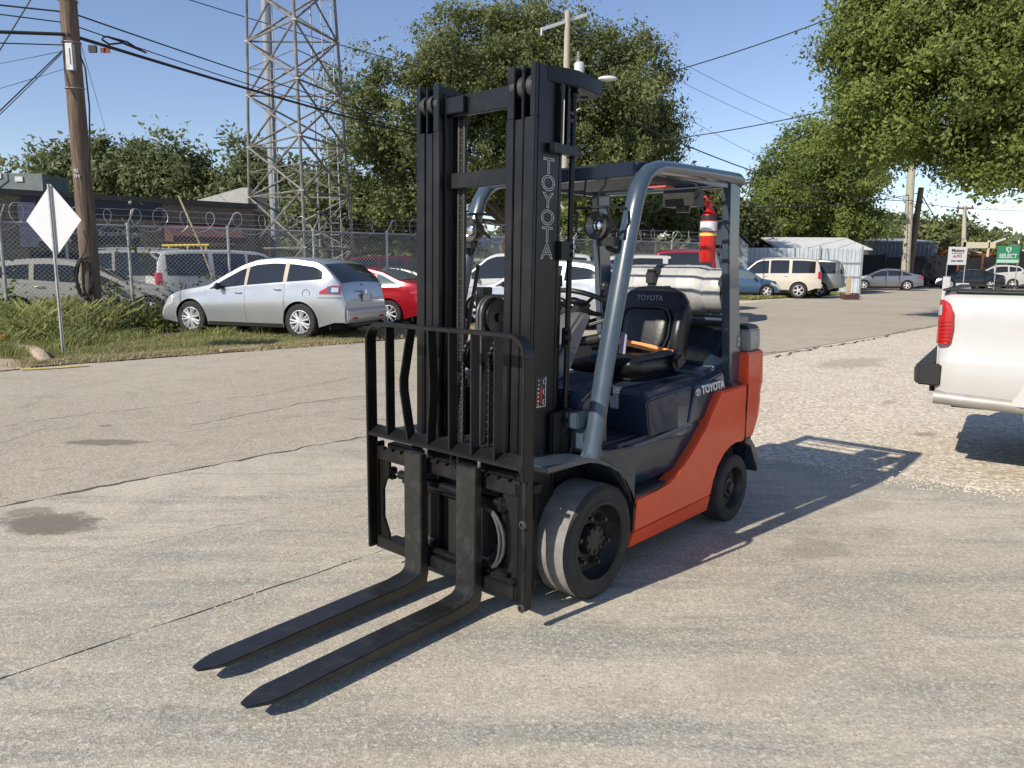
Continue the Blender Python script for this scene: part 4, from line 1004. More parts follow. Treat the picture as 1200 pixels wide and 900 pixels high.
M['black_screen'] = mat('black_fence_screen', (.012,.012,.013), .8, var=.4, scale=2)
M['shingle'] = mat('dark_shingle', (.07,.065,.06), .9, var=.3, scale=8)
M['hvac'] = mat('hvac_green', (.13,.16,.15), .7, var=.2, scale=4)
M['rust'] = mat('rusty_metal', (.20,.075,.03), .8, metal=.2, var=.5, scale=3)
M['sign_white'] = mat('sign_white', (.58,.58,.58), .5)
M['sign_back'] = mat('sign_back', (.56,.57,.58), .45, var=.03, scale=3)
M['sign_green'] = mat('sign_green', (.03,.22,.11), .5)
M['ink'] = mat('ink_black', (.02,.02,.02), .6)
M['awning'] = mat('awning_red', (.085,.035,.032), .8, var=.2)
M['navy_sign'] = mat('navy_sign', (.015,.02,.035), .5)
M['yellow_pipe'] = mat('yellow_pipe', (.65,.48,.05), .5)
M['glassdark'] = mat('dark_glass', (.012,.014,.016), .06, spec=.6)

# --- left utility pole
LP = thing('utility_pole', 'tall weathered wooden pole with a coiled black cable, in the grass at the left', 'utility pole', (-8.91, 15.9, 0))
b = B(); b.tube([(0, 0, -.2), (.01, 0, 2), (.0, 0, 5), (.01, 0, 10.2)], [.168, .16, .148, .13], 20); b.build('wooden_shaft', M['wood_pole'], LP, smooth=60)
b = B()
for z, d in ((4.62, .02), (6.1, 0), (5.4, .015)): b.tube([(.165*math.cos(a), .165*math.sin(a), z+d*math.sin(a)) for a in [2*PI*k/20 for k in range(21)]], .008, 5, cap=False)
b.build('pole_bands', M['galv'], LP, kind='stuff')
b = B(); b.bx(.0, .13, -.22, -.12, 4.88, 5.34); b.build('meter_box', M['galv'], LP, bevel=.01)
b = B(); b.bx(.075, .09, -.226, -.222, 4.98, 5.25); b.build('box_strip', M['rust'], LP)
b = B()
for k in range(13):
    rr_ = random.Random(k); cx0 = rr_.uniform(-.03, .03)
    b.tube([(.0+cx0+(.135+rr_.uniform(-.02, .02))*math.sin(a), -.19-rr_.uniform(0, .05), 1.22+.36*math.cos(a)*rr_.uniform(.9, 1.05)) for a in [2*PI*j/16 for j in range(17)]], .011, 6, cap=False)
b.tube([(-.12, -.18, 1.5), (0.05, -.2, 1.7), (.10, -.18, 1.9), (.05, -.18, 2.1)], .010, 6)
b.build('coiled_cable', M['wire'], LP)
b = B(); b.tube([(.2, -.1, 5.15), (.27, -.1, 4.95), (.29, -.1, 4.3), (.24, -.1, 3.6), (.19, -.1, 3.3)], .014, 6); b.build('drop_cable', M['wire'], LP)
for k, (tx, z, s_) in enumerate((('95', 3.16, .09), ('7M', 3.06, .09), ('2219', 2.97, .075))):
    me = text_mesh(tx, s_, M['galv'], .001, bold=.002); put('lettering', me, LP, basis((1, 0, 0), (0, 0, 1), (-.01, -.165, z)))
b = B(); b.bx(-.42, -.28, -.05, .05, 5.02, 5.12); b.cyl((-.3, 0, 5.07), (-.12, 0, 5.09), .03, 8); b.build('clamp', M['wire'], LP)

PK_ = 1.124
for o_ in LP.children:
    o_.matrix_local = Matrix.Translation((0, 0, 1.521*(1-PK_))) @ Matrix.Scale(PK_, 4) @ o_.matrix_local

def catenary(a, c, sag, n=24):
    a, c = Vector(a), Vector(c)
    return [a.lerp(c, k/n) - Vector((0, 0, sag*4*(k/n)*(1-k/n))) for k in range(n+1)]
def wire(name, label, a, c, sag, r, m=None, group=None, cat='cable'):
    b = B(); b.tube(catenary(a, c, sag), r, 6)
    o = b.build(name, m or M['wire']); o['label'] = label; o['category'] = cat
    if group: o['group'] = group
    return o
CPX, CPY = 2.22, 34.0
# --- chain link fence with razor wire
F0 = Vector((-9.5, 16.7, 0)); FD = Vector((.845, .534, 0)).normalized(); FN = Vector((FD.y, -FD.x, 0))
S0, S1 = -8.0, 19.8; FH = 2.36
CF = thing('chain_link_fence', 'grey chain link fence topped with loops of razor wire, behind the silver SUV', 'fence', F0, math.atan2(FD.y, FD.x))
posts = [-7.7, -5.65, -3.6, -1.46, .94, 3.1, 5.19, 7.2, 9.3, 11.4, 13.5, 15.6, 17.7]
for s in posts:
    b = B(); b.cyl((s, 0, -.1), (s, 0, FH+.02), .035, 10); b.tube([(s, 0, FH), (s+.02, -.02, FH+.06), (s+.13, -.16, FH+.34)], .016, 6); b.cyl((s, 0, FH), (s, 0, FH+.05), .042, 10); b.build('fence_post', M['galv'], CF)
b = B(); b.cyl((S0, 0, FH-.02), (S1, 0, FH-.02), .022, 8); b.build('top_rail', M['galv'], CF)
g = []; pit = .095; hh = FH-.08; n = int((S1-S0+hh)/pit)
for i in range(n):
    for dr in (1, -1):
        a = S0 - hh + i*pit if dr > 0 else S0 + i*pit
        p0 = [a, .0+.006*dr, .04]; p1 = [a+hh*dr, .006*dr, .04+hh]
        # clip to the fence length
        def cl(p, q, lim, gt):
            if (p[0] < lim) if gt else (p[0] > lim):
                t = (lim-p[0])/(q[0]-p[0]); return [lim, p[1], p[2]+(q[2]-p[2])*t]
            return p
        if max(p0[0], p1[0]) <= S0 or min(p0[0], p1[0]) >= S1: continue
        A = cl(p0, p1, S0, True); C_ = cl(p1, p0, S0, True); A = cl(A, C_, S1, False); C_ = cl(C_, A, S1, False)
        A, C_ = Vector(A), Vector(C_)
        if (C_-A).length < .02: continue
        t = (C_-A).normalized(); u = Vector((-t.z, 0, t.x))*.0032; v = Vector((0, .0032, 0))
        for k0, k1 in ((u+v, u-v), (u-v, -u-v), (-u-v, -u+v)): g += [A+k0, A+k1, C_+k1, C_+k0]
me = np_mesh('wire_mesh', np.array([tuple(q) for q in g]), 4, M['galv']); link('wire_mesh', me, CF, kind='stuff')
b = B(); P = []; rz = random.Random(4); s = S0; ph = 0; rad = .24; pitn = .56; i = 0
while s < S1:
    if i % 22 == 0: rad = rz.uniform(.19, .26); pitn = rz.uniform(.42, .66); tl_ = rz.uniform(-.12, .12)
    a = i/22*2*PI; s += pitn/22; i += 1
    P.append((s + rad*math.cos(a), -.10+tl_*math.cos(a)+.05*math.sin(a*.5), FH+.11+(rad+.03)*math.sin(a)))
b.tube(P, .0065, 4, cap=False)
for k, (dy, z) in enumerate(((-.04, .08), (-.09, .2), (-.15, .33))): b.tube([(S0+i*2.1, dy, FH+z+.01*math.sin(i*1.7)) for i in range(14)], .004, 4)
b.build('razor_wire', M['galv'], CF)
b = B(); b.cyl((1.02, -.18, FH+.46), (1.08, -.24, FH+.46), .085, 18); b.sphere((1.05, -.21, FH+.46), .085); b.build('floodlight', M['plastic'], CF)
b = B(); b.tube([(2.1, .35, 3.1), (2.5, .3, 2.0), (2.95, .2, .5)], .022, 8); o = b.build('leaning_pole', mat('yellowed_pole', (.42,.38,.20), .8, var=.3, scale=5)); o['label'] = 'thin yellowish pole leaning against the inside of the fence above the silver SUV'; o['category'] = 'pole'; o.matrix_basis = CF.matrix_basis.copy()

# vines on the fence
def leaf_cloud(name, centres, sig, n, size, m, parent=None, seed=0, kind=None, bias=None, flat=.0):
    """leaf quads scattered around centres (k,3)"""
    g = np.random.default_rng(seed); c = np.asarray(centres, float)
    i = g.integers(0, len(c), n)
    p = c[i] + g.normal(0, 1, (n, 3))*np.asarray(sig)
    return leaf_quads(name, p, size, m, parent, g, kind, out=None)
def leaf_quads(name, p, size, m, parent, g, kind=None, out=None, rnd=None):
    n = len(p)
    nr = g.normal(0, 1, (n, 3))
    if out is not None: nr = nr*.75 + out
    nr += np.array((0, 0, .35)); nr /= np.linalg.norm(nr, axis=1)[:, None]
    t = np.cross(nr, g.normal(0, 1, (n, 3))); t /= np.linalg.norm(t, axis=1)[:, None]
    u = np.cross(nr, t)
    s_ = size*(.45+1.15*g.uniform(0, 1, n)**1.6)[:, None]*1.1
    fold = nr*s_*.18
    q = np.stack([p - t*s_*.6, p + u*s_*.33 - fold + t*s_*.05, p + t*s_*.62, p - u*s_*.33 - fold + t*s_*.05], 1).reshape(-1, 3)
    if rnd is None: rnd = g.uniform(0, 1, n)
    me = np_mesh(name, q, 4, m, rnd)
    kw = {'kind': kind} if kind else {}
    return link(name, me, parent, **kw)
M['leaf_oak'] = leaf_mat('leaf_oak', (.028,.045,.014), (.27,.30,.110), .4, .42)
M['leaf_bright'] = leaf_mat('leaf_bright', (.022,.045,.007), (.26,.32,.080), .45, .40)
M['leaf_dark'] = leaf_mat('leaf_dark', (.05,.075,.028), (.24,.27,.12), .4, .4)
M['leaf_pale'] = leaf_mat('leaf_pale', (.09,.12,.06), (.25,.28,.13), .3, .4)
M['bark'] = mat('bark', (.13,.105,.08), .95, var=.4, scale=6, bump=.8, bscale=15)
vm = []
for k in range(70):
    s = rz.uniform(S0, S1); vm.append(F0 + FD*s - FN*.05*rz.uniform(-1, 3) + Vector((0, 0, rz.uniform(.1, .9)*(1 if rz.random() < .75 else 2.2))))
vn = leaf_cloud('fence_vines', [tuple(v) for v in vm], (.28, .2, .3), 5200, .085, M['leaf_bright'], seed=3, kind='stuff')

# --- diamond sign seen from the back
DS = thing('diamond_sign', 'white diamond road sign seen from behind, on a steel post beside the wooden pole', 'road sign', (-7.35, 12.2, 0), R_(-17))
b = B(); b.box((0, -.0, 2.18), (.80, .004, .80), Matrix.Rotation(PI/4, 4, 'Y')); b.build('sign_plate', M['sign_back'], DS)
b = B(); b.prism([(-.03, -.035), (-.012, -.035), (-.012, -.055), (.012, -.055), (.012, -.035), (.03, -.035), (.03, -.028), (-.03, -.028)], 'z', -.1, 2.74); b.build('sign_post', M['galv'], DS)
b = B(); b.cyl((0, -.06, 2.4), (0, -.05, 2.4), .012, 8); b.cyl((0, -.06, 1.95), (0, -.05, 1.95), .012, 8); b.build('sign_bolts', M['steel'], DS)

# --- low masonry building at the left
d1 = Vector((6.1, 5.5, 0)).normalized()
BL = thing('masonry_building', 'long low brown masonry building with a flat roof, behind the fence at the left', 'building', (-26, 15.0, 0), math.atan2(5.5, 6.1))
LBD = (Vector((-9.98, 29.5, 0)) - Vector((-26, 15.07, 0))).length
b = B(); b.bx(0, LBD, .0, 9, 0, 3.62); b.build('wall', M['brick'], BL)
b = B(); b.bx(-.1, LBD+.1, -.12, 9.1, 3.60, 3.78); b.build('roof_edge', M['shingle'], BL)
b = B(); b.bx(LBD-7.6, LBD-3.4, -.06, -.005, 3.02, 3.58); b.build('sign_band', M['navy_sign'], BL)
b = B(); b.bx(LBD-6.3, LBD-4.2, -.05, -.005, 2.15, 2.75); sb = b.build('lettered_board', M['navy_sign'], BL)
me = text_mesh('Auto & Brand Repair', .27, M['galv'], .003); put('lettering', me, sb, basis((1, 0, 0), (0, 0, 1), (LBD-5.2, -.055, 2.5)))
b = B(); b.prism([(0, 2.95), (-1.1, 2.45), (-1.1, 2.25), (0, 2.3)], 'x', LBD-3.4, LBD-.8); b.build('awning', M['awning'], BL)
for x0 in (LBD-3.0, LBD-7.5):
    b = B(); b.bx(x0, x0+2.1, -.03, -.004, 0, 2.2); w_ = b.build('shop_window', M['glassdark'], BL); b = B(); b.bx(x0-.05, x0+2.15, -.05, -.031, 2.2, 2.28); b.bx(x0+1.0, x0+1.08, -.05, -.031, 0, 2.2); b.build('frame', M['galv'], w_)
b = B(); b.bx(LBD-7.75, LBD-7.25, -.09, -.06, 2.0, 3.4); b.build('banner', mat('banner_blue', (.22,.22,.28), .7, var=.3), BL)
o = B().bx(-17.6, -15.6, 25.5, 27, 3.74, 4.42).build('rooftop_unit', M['hvac'], bevel=.02); o['label'] = 'grey green air conditioning unit on the flat roof at the far left'; o['category'] = 'rooftop unit'
for k, (x, z) in enumerate(((-17.2, 4.25), (-16.5, 4.15))): B().bx(x, x+.25, 25.46, 25.5, z, z+.16).build('unit_panel', M['sign_back'], o)
b = B(); b.bx(-17.55, -17.3, 25.3, 25.5, 4.2, 4.4); b.tube([(-17.4, 25.3, 4.1), (-17.1, 25.2, 4.5), (-17.1, 25.2, 4.75)], .02, 6); b.build('conduit', M['galv'], o)
o = B().prism([(-14.6, 3.7), (-11.0, 3.7), (-11.0, 4.62), (-11.25, 4.62)], 'y', 31.8, 34).build('metal_parapet', mat('parapet_concrete', (.42,.41,.38), .8, var=.15), bevel=.01); o['label'] = 'pale sloped metal roof panel rising behind the flat roofed building'; o['category'] = 'roof'
B().bx(-14, -10.9, 31.9, 33.9, 0, 3.7).build('wall', M['brick'], o)
YF = thing('yellow_rack', 'yellow pipe rack standing in the lot behind the fence', 'rack', (-10.6, 23.5, 0), .1)
for x in (0, .55, 1.1): B().tube([(x, 0, 0), (x-.04, 0, 2.05)], .03, 8).build('upright', M['yellow_pipe'], YF)
B().tube([(-.25, 0, 2.05), (1.15, 0, 2.08)], .035, 8).build('top_bar', M['yellow_pipe'], YF)
B().tube([(.05, .0, .3), (.5, -.0, 1.9)], .022, 8).build('brace', M['yellow_pipe'], YF)

# --- lattice tower
TW = thing('lattice_tower', 'tall triangular steel lattice tower rising out of the frame behind the fence', 'tower', (-8.6, 29.2, 0))
c3 = Vector((-8.45, 29.0))
def leg(k, z):
    base = [Vector((-10.34, 30)), Vector((-7.42, 27)), Vector((-6.42, 30))][k]
    f = 1 - .022*(z-4)
    p = c3 + (base - c3)*f
    return Vector((p.x+8.6, p.y-29.2, z))
HZ = [0, 2.1, 4.08, 5.95, 7.85, 9.8, 11.75, 13.7, 15.7, 17.7, 19.7]
for k in range(3):
    B().tube([leg(k, 0), leg(k, 10), leg(k, 20)], .058, 8).build('tower_leg', M['tower_steel'], TW)
for i in range(len(HZ)-1):
    z0, z1 = HZ[i], HZ[i+1]; zm = (z0+z1)/2
    for k in range(3):
        a, c_ = k, (k+1) % 3
        B().cyl(leg(a, z1), leg(c_, z1), .036, 6).build('horizontal_strut', M['tower_steel'], TW)
        if i % 2 == 0: B().cyl(leg(a, zm), leg(c_, zm), .020, 5).build('horizontal_strut', M['tower_steel'], TW)
        B().cyl(leg(a, z0), leg(c_, z1), .040, 6).build('diagonal_strut', M['tower_steel'], TW)
        B().cyl(leg(c_, z0), leg(a, z1), .040, 6).build('diagonal_strut', M['tower_steel'], TW)
        if i < 1 or True: B().box(leg(a, z1), (.14, .14, .05)).build('joint_plate', M['galv'], TW)
B().tube([(-1.55, 3.3, 0), (-1.55, 3.3, 20)], .19, 12).build('cable_duct', mat('duct_grey', (.22,.25,.28), .6, var=.2), TW)
b = B()
for x in (-.05, .33): b.cyl((1.62+x, .5, 0), (1.25+x, .5, 20), .022, 6)
for i in range(44): z = .4+i*.45; xx = 1.62-.37*z/20; b.cyl((xx-.05, .5, z), (xx+.33, .5, z), .014, 5)
b.build('ladder', M['galv'], TW)
for dx, r_ in ((-.75, .02), (.9, .035), (-.9, .03)): B().tube([(dx, 1.2, 0), (dx*.8, 1.2, 20)], r_, 6).build('feed_line', M['galv'], TW)

# --- pole with crossarm, transformer and street lamp behind the mast
CP = thing('power_pole', 'power pole with crossarm, transformer and street lamp, behind the forklift mast', 'utility pole', (2.25, 34, 0))
B().tube([(-.12, 0, -.2), (0, 0, 6), (.02, 0, 12.25)], [.20, .17, .12], 14).build('wooden_shaft', M['wood_grey'], CP, smooth=60)
ca = Vector((-1.12, -.55, 11.35)); cb = Vector((.85, .42, 12.25))
B().box((ca+cb)/2, ((cb-ca).length, .11, .13), (cb-ca).to_track_quat('X', 'Z').to_matrix().to_4x4()).build('crossarm', mat('arm_white', (.62,.62,.60), .8, var=.1), CP)
for t_ in (0.02, .62, .97):
    p = ca.lerp(cb, t_); b = B(); b.lathe([(0, .03), (.08, .03), (.10, .08), (.14, .08), (.16, .04), (.2, .07), (.24, .07), (.27, .02), (.27, 0)], (p.x, p.y, p.z+.05), 'z', 14); b.build('insulator', M['plastic'], CP)
b = B(); b.cyl((-1.1, -.55, 11.1), (-1.1, -.55, 11.35), .06, 10); b.build('insulator', M['galv'], CP)
b = B(); b.lathe([(0, 0), (0, .22), (.9, .22), (.95, .18), (.97, 0)], (.55, -.1, 9.2), 'z', 20); b.build('transformer', mat('transformer_grey', (.48,.49,.50), .5), CP)
b = B(); b.lathe([(0, .06), (.1, .09), (.14, .05), (.2, .09), (.24, .05), (.3, .08), (.36, .03), (.45, .05), (.45, 0)], (.5, -.1, 10.15), 'z', 12); b.build('bushing', M['galv'], CP)
b = B(); b.tube([(.1, -.1, 8.5), (.7, -.3, 9.1), (1.3, -.4, 9.35)], .035, 8); b.build('lamp_arm', M['galv'], CP)
b = B(); b.sphere((1.75, -.45, 9.42), .28, 14, (1.5, .7, .42)); b.build('street_lamp_head', mat('lamp_head', (.62,.62,.60), .5), CP)
b = B(); b.tube([(.15, -.1, 7.6), (.5, -.2, 8.2), (.65, -.2, 8.25)], .03, 8); b.build('bracket_arm', M['galv'], CP)

# --- right hand poles
R1 = thing('power_pole', 'thick pale wooden pole standing behind the grey sedan', 'utility pole', (28.5, 54.9, 0)); B().tube([(.05, 0, -.2), (-.1, 0, 5), (-.3, 0, 12)], [.30, .28, .24], 14).build('wooden_shaft', M['wood_grey'], R1, smooth=60)
R2 = thing('power_pole', 'darker leaning wooden pole just right of the thick pale pole', 'utility pole', (29.4, 55.9, 0)); B().tube([(-.1, 0, -.2), (.0, 0, 3), (.25, 0, 7.3)], [.26, .23, .19], 12).build('wooden_shaft', M['wood_pole'], R2, smooth=60)
B().cyl((.2, -.1, 6.2), (.2, -.5, 6.25), .06, 8).build('clamp', M['wire'], R2)
FP = thing('power_pole', 'distant power pole with a short crossarm, above the white car roofs at the far right', 'utility pole', (56.1, 95, 0)); B().tube([(.55, 0, 0), (-.1, 0, 9.2)], [.30, .22], 10).build('wooden_shaft', M['wood_grey'], FP)
B().box((-.05, 0, 8.9), (2.1, .2, .22)).build('crossarm', M['wood_pole'], FP)
for x in (-.9, .85): B().cyl((x, 0, 9.0), (x, 0, 9.25), .09, 8).build('insulator', M['wire'], FP)

# --- wires
LPW = Vector((-8.05, 14.1, 0))
wg = 'cables running right from the left wooden pole'
wire('power_cable', 'uppermost black cable from the left wooden pole towards the tower', (-8.88, 15.848, 6.443), (-4.2, 34, 7.45), .07, .016)
wire('power_cable', 'second cable down from the left wooden pole', (-8.88, 15.848, 6.218), (-4.25, 34, 7.28), .15, .012)
wire('telephone_cable', 'thick black telephone cable, lowest of the cables from the left wooden pole', (-8.88, 15.714, 5.993), (-4.3, 34, 7.15), .08, .034)
wire('power_cable', 'uppermost cable going out of the frame left of the wooden pole', (-8.936, 15.848, 6.443), (-14.387, 12.364, 6.218), .05, .016)
wire('power_cable', 'second cable going out of the frame left of the wooden pole', (-8.936, 15.848, 6.241), (-14.387, 12.364, 6.218), .05, .012)
wire('telephone_cable', 'thick black telephone cable going out of the frame left of the wooden pole', (-8.936, 15.736, 5.993), (-14.387, 12.252, 5.207), .0, .034)
wire('telephone_cable', 'thin cable below the thick one left of the wooden pole', (-8.936, 15.736, 5.791), (-14.387, 12.364, 5.038), .0, .012)
wire('guy_wire', 'taut wire slanting down left from the wooden pole', (-9.048, 15.848, 5.735), (-10.228, 13.263, 2.79), .0, .012)
wire('guy_wire', 'second taut wire just below the slanting one left of the wooden pole', (-9.048, 15.848, 5.701), (-10.285, 13.151, 2.678), .05, .008)
wire('thin_wire', 'thin grey wire drooping left from the wooden pole', (-9.048, 15.848, 5.712), (-14.05, 13.938, 4.42), .12, .006, M['thin_wire'])
wire('thin_wire', 'lower thin grey wire drooping left from the wooden pole', (-9.048, 15.848, 5.375), (-14.05, 13.938, 3.521), .12, .006, M['thin_wire'])
wire('power_cable', 'black cable crossing steeply above the left edge', (-9.329, 16.298, 7.567), (-10.903, 15.286, 4.307), .0, .014)
wire('thin_wire', 'thin grey wire slanting down right from the wooden pole to the trees', (-8.823, 15.848, 6.443), (-23, 44, 8.4), .0, .008, M['thin_wire'])
wire('power_cable', 'high cable crossing the tower towards the tall tree', (-16.5, 28, 12.2), (-3.0, 34, 9.7), .15, .018)
b = B(); b.bx(-.08, .08, -.03, .03, -.07, .07); o = b.build('splice_box', M['wire']); o.location = (-8.88, 16.635, 5.96); o['label'] = 'small black box hanging from the thick cable right of the wooden pole'; o['category'] = 'cable box'
b = B(); b.bx(-.1, .1, -.01, .01, -.05, .05); o = b.build('cable_tag', M['rust']); o.location = (-8.733, 16.86, 5.993); o['label'] = 'small rust red marker tag on the thick cable right of the wooden pole'; o['category'] = 'tag'
b = B(); b.tube([(-8.857, 17.085, 6.331), (-8.88, 17.029, 6.263), (-8.812, 17.197, 6.207), (-8.745, 17.647, 6.364), (-8.655, 18.546, 6.398), (-8.745, 17.872, 6.443), (-8.835, 17.197, 6.364), (-8.857, 17.085, 6.331)], .022, 6); o = b.build('cable_loop', M['wire']); o['label'] = 'black snowshoe loop of spare cable on the thick cable'; o['category'] = 'cable'
wire('power_cable', 'black cable rising right from the street lamp to the top of the frame', (3.2, 33, 8.75), (14.6, 28, 11.6), .35, .022)
wire('power_cable', 'black cable from the tall tree up to the right hand tree', (6.0, 31, 6.5), (13.5, 27.5, 7.6), .15, .020)
wire('power_cable', 'black cable running down right from the tall tree into the smaller tree', (4.5, 31, 7.3), (28.5, 54.7, 6.3), .9, .026)
wire('power_cable', 'low black cable between the forklift roof and the right hand poles', (5, 34, 4.4), (29.4, 55.8, 6.9), .6, .028)
wire('power_cable', 'black cable from the dark leaning pole down to the distant pole', (29.6, 55.8, 6.9), (56.2, 95, 5.2), .9, .045)
for k, (a, c_) in enumerate((((3.0, 34.3, 12.5), (28, 60, 10.8)), ((1.6, 33.9, 12.2), (26.5, 60, 10.3)), ((1.1, 33.5, 11.6), (22, 55, 7.5)))):
    wire('thin_wire', ['upper thin grey wire from the crossarm towards the right', 'middle thin grey wire from the crossarm towards the right', 'lowest thin grey wire from the crossarm towards the right'][k], a, c_, .6, .011, M['thin_wire'])
wire('thin_wire', 'thin wire from the distant pole off to the right', (56.1, 95, 8.9), (85, 92, 9.2), .6, .03, M['thin_wire'])
wire('thin_wire', 'thin wire from the distant pole back to the right hand tree', (56.1, 95, 8.9), (24, 60, 8.6), .5, .03, M['thin_wire'])

# --- sheds and buildings on the right
def gable(name, label, x0, x1, y0, y1, zw, zr, wall, roof, along='x', over=.25, cat='shed'):
    t = thing(name, label, cat, (x0, y0, 0)); W, Dp = x1-x0, y1-y0
    if along == 'x':
        b = B(); b.prism([(0, 0), (Dp, 0), (Dp, zw), (Dp/2, zr-.05), (0, zw)], 'x', 0, W); b.build('wall', wall, t)
        for a, c_ in (((-over, zw-.1), (Dp/2, zr)), ((Dp/2, zr), (Dp+over, zw-.1))):
            b = B(); b.prism([a, c_, (c_[0], c_[1]+.06), (a[0], a[1]+.06)], 'x', -over, W+over); b.build('roof', roof, t)
    else:
        b = B(); b.prism([(0, 0), (W, 0), (W, zw), (W/2, zr-.05), (0, zw)], 'y', 0, Dp); b.build('wall', wall, t)
        for a, c_ in (((-over, zw-.1), (W/2, zr)), ((W/2, zr), (W+over, zw-.1))):
            b = B(); b.prism([a, c_, (c_[0], c_[1]+.06), (a[0], a[1]+.06)], 'y', -over, Dp+over); b.build('roof', roof, t)
    return t
t = gable('shed', 'narrow blue grey shed with a pointed roof, just right of the forklift pillar', 10.2, 12.7, 41, 44, 2.7, 3.9, M['panel_grey'], M['shingle'], 'y')
B().bx(.3, 2.2, -.03, -.004, 1.7, 1.76).build('trim_board', M['galv'], t)
MP = thing('metal_panel_fence', 'pale ribbed sheet metal fence and gate behind the cream SUV', 'fence', (13.2, 44, 0))
w_ = 20.25-13.2
for i in range(9):
    x = i*w_/9
    pb = B(); pb.bx(x+.01, x+w_/9-.01, 0, .03, .05, 2.62)
    pb.build('metal_panel', M['panel_white'], MP)
for i in range(28): B().bx(.12+i*.25, .15+i*.25, -.03, -.002, .05, 2.62).build('panel_rib', M['panel_white'], MP)
for x in (0, 4.6, w_): B().bx(x-.05, x+.05, -.08, -.031, 0, 2.75).build('panel_post', M['galv'], MP)
for z in (.95, 1.75): B().bx(0, w_, -.05, -.031, z, z+.07).build('panel_rail', M['galv'], MP)
t = gable('carport', 'open shed with a pale low gable roof behind the sheet metal fence', 16.2, 20.9, 45.2, 52, 2.65, 3.35, M['black_screen'], M['roof_pale'], 'x', .35)
b = B(); b.prism([(-.33, 2.60), (.3, 2.60), (3.4, 3.36)], 'x', -.40, -.36); B.build(b, 'gable_end', M['roof_cream'], t)
t = gable('house', 'low dark shingled building half hidden by the smaller tree', 13, 19, 52, 60, 3.0, 4.0, M['brick'], M['shingle'], 'x', .3, 'building')
t = gable('warehouse', 'dark grey metal building behind the black fence', 30.6, 35.8, 64, 74, 3.75, 4.1, mat('warehouse_grey', (.10,.11,.125), .7, var=.1), M['panel_grey'], 'x', .1, 'building')
for i in range(14): B().bx(.2+i*.35, .24+i*.35, -.03, -.003, 0, 3.5).build('wall_rib', M['panel_grey'], t)
BF = thing('black_fence', 'long black screened fence with rusty posts behind the parked sedans at the right', 'fence', (25.6, 60, 0), R_(3))
for i in range(16):
    x = i*2.0; b = B(); b.bx(x+.06, x+1.94, 0, .04, .05, 2.45+.1*math.sin(i*2.1)); b.build('screen_panel', M['black_screen'] if i < 7 or i % 3 else mat('screen_brown', (.035,.028,.024), .8, var=.4, scale=1), BF)
    b = B(); b.bx(x-.06, x+.06, -.05, .06, 0, 2.7); b.build('screen_post', M['rust'] if i > 4 else M['wire'], BF)
    if i > 6:
        for q in (.5, 1.0, 1.5): B().bx(x+q, x+q+.07, -.03, -.004, .05, 2.4).build('screen_batten', M['rust'], BF)
# scrap heap behind the fence
rs = random.Random(9)
SH = thing('scrap_heap', 'heap of rusty beams and scrap piled high behind the fence at the far right', 'scrap', (39.5, 64.5, 0))
for k in range(46):
    x = rs.uniform(-4.2, 5.5); z = rs.uniform(2.2, 3.9 if -1.6 < x < 2 else 2.95); l = rs.uniform(.6, 2.2)
    B().box((x, rs.uniform(-.6, .8), z), (l, .14, .14), Matrix.Rotation(rs.uniform(-.4, .4), 4, 'Y')).build('scrap_beam', rs.choice([M['rust'], M['rust'], M['roof_pale'], M['black_screen']]), SH)
B().bx(-4.5, 5.8, .9, 2.2, 0, 2.75).build('scrap_base', M['rust'], SH)
for x in (-1.7, .3): B().bx(x, x+.12, -.9, -.75, 2.2, 3.85).build('rack_post', M['roof_cream'], SH)
B().bx(-1.7, .9, -.9, -.75, 3.2, 3.7).build('rack_board', M['roof_cream'], SH)
B().bx(5.6, 8.5, .5, 2, 2.2, 3.2).build('orange_container', mat('container_orange', (.7,.30,.06), .6, var=.2), SH)
# signs
WS = thing('sign_board', 'white sign board with black lettering on two thin posts, in front of the black fence', 'sign', (29.3, 50, 0), R_(4))
B().bx(-.64, .64, -.03, .0, 1.75, 2.92).build('board', M['sign_white'], WS)
for x in (-.62, .62): B().cyl((x, .03, 0), (x, .03, 1.9), .035, 8).build('sign_post', M['galv'], WS)
for tx, s_, z, m_ in (('Motors', .29, 2.68, M['ink']), ('AUTO', .22, 2.30, M['red_ink']), ('SALES & SERVICE', .11, 2.0, M['ink'])):
    put('lettering', text_mesh(tx, s_, m_, .004, bold=.008), WS, basis((1, 0, 0), (0, 0, 1), (0, -.036, z)))
b = B(); b.tube([(-.4, -.036, 2.48), (-.15, -.036, 2.52), (.2, -.036, 2.48), (.4, -.036, 2.54)], .016, 5); b.build('swoosh', M['ink'], WS)
GS = thing('sign_board', 'green sign board with white lettering and shield above the parked cars at the far right', 'sign', (35.9, 55, 0), R_(4))
B().bx(-.85, .85, -.03, .0, 1.9, 3.15).build('board', M['sign_green'], GS)
B().bx(-.83, .83, -.036, -.031, 1.95, 2.17).build('lower_strip', mat('sign_mint', (.42,.62,.50), .5), GS)
for x in (-.8, .8): B().cyl((x, .03, 0), (x, .03, 2.0), .035, 8).build('sign_post', M['galv'], GS)
put('lettering', text_mesh('SELECT', .42, M['sign_white'], .004, bold=.012), GS, basis((1, 0, 0), (0, 0, 1), (0, -.036, 2.42)))
b = B(); b.prism([(-.2, 3.05), (.2, 3.05), (.2, 2.85), (0, 2.66), (-.2, 2.85)], 'y', -.038, -.031); sh = b.build('shield', M['sign_white'], GS)
b = B(); b.prism([(-.1, 2.98), (.1, 2.98), (.1, 2.87), (0, 2.77), (-.1, 2.87)], 'y', -.044, -.039); b.build('shield_centre', M['sign_green'], sh)
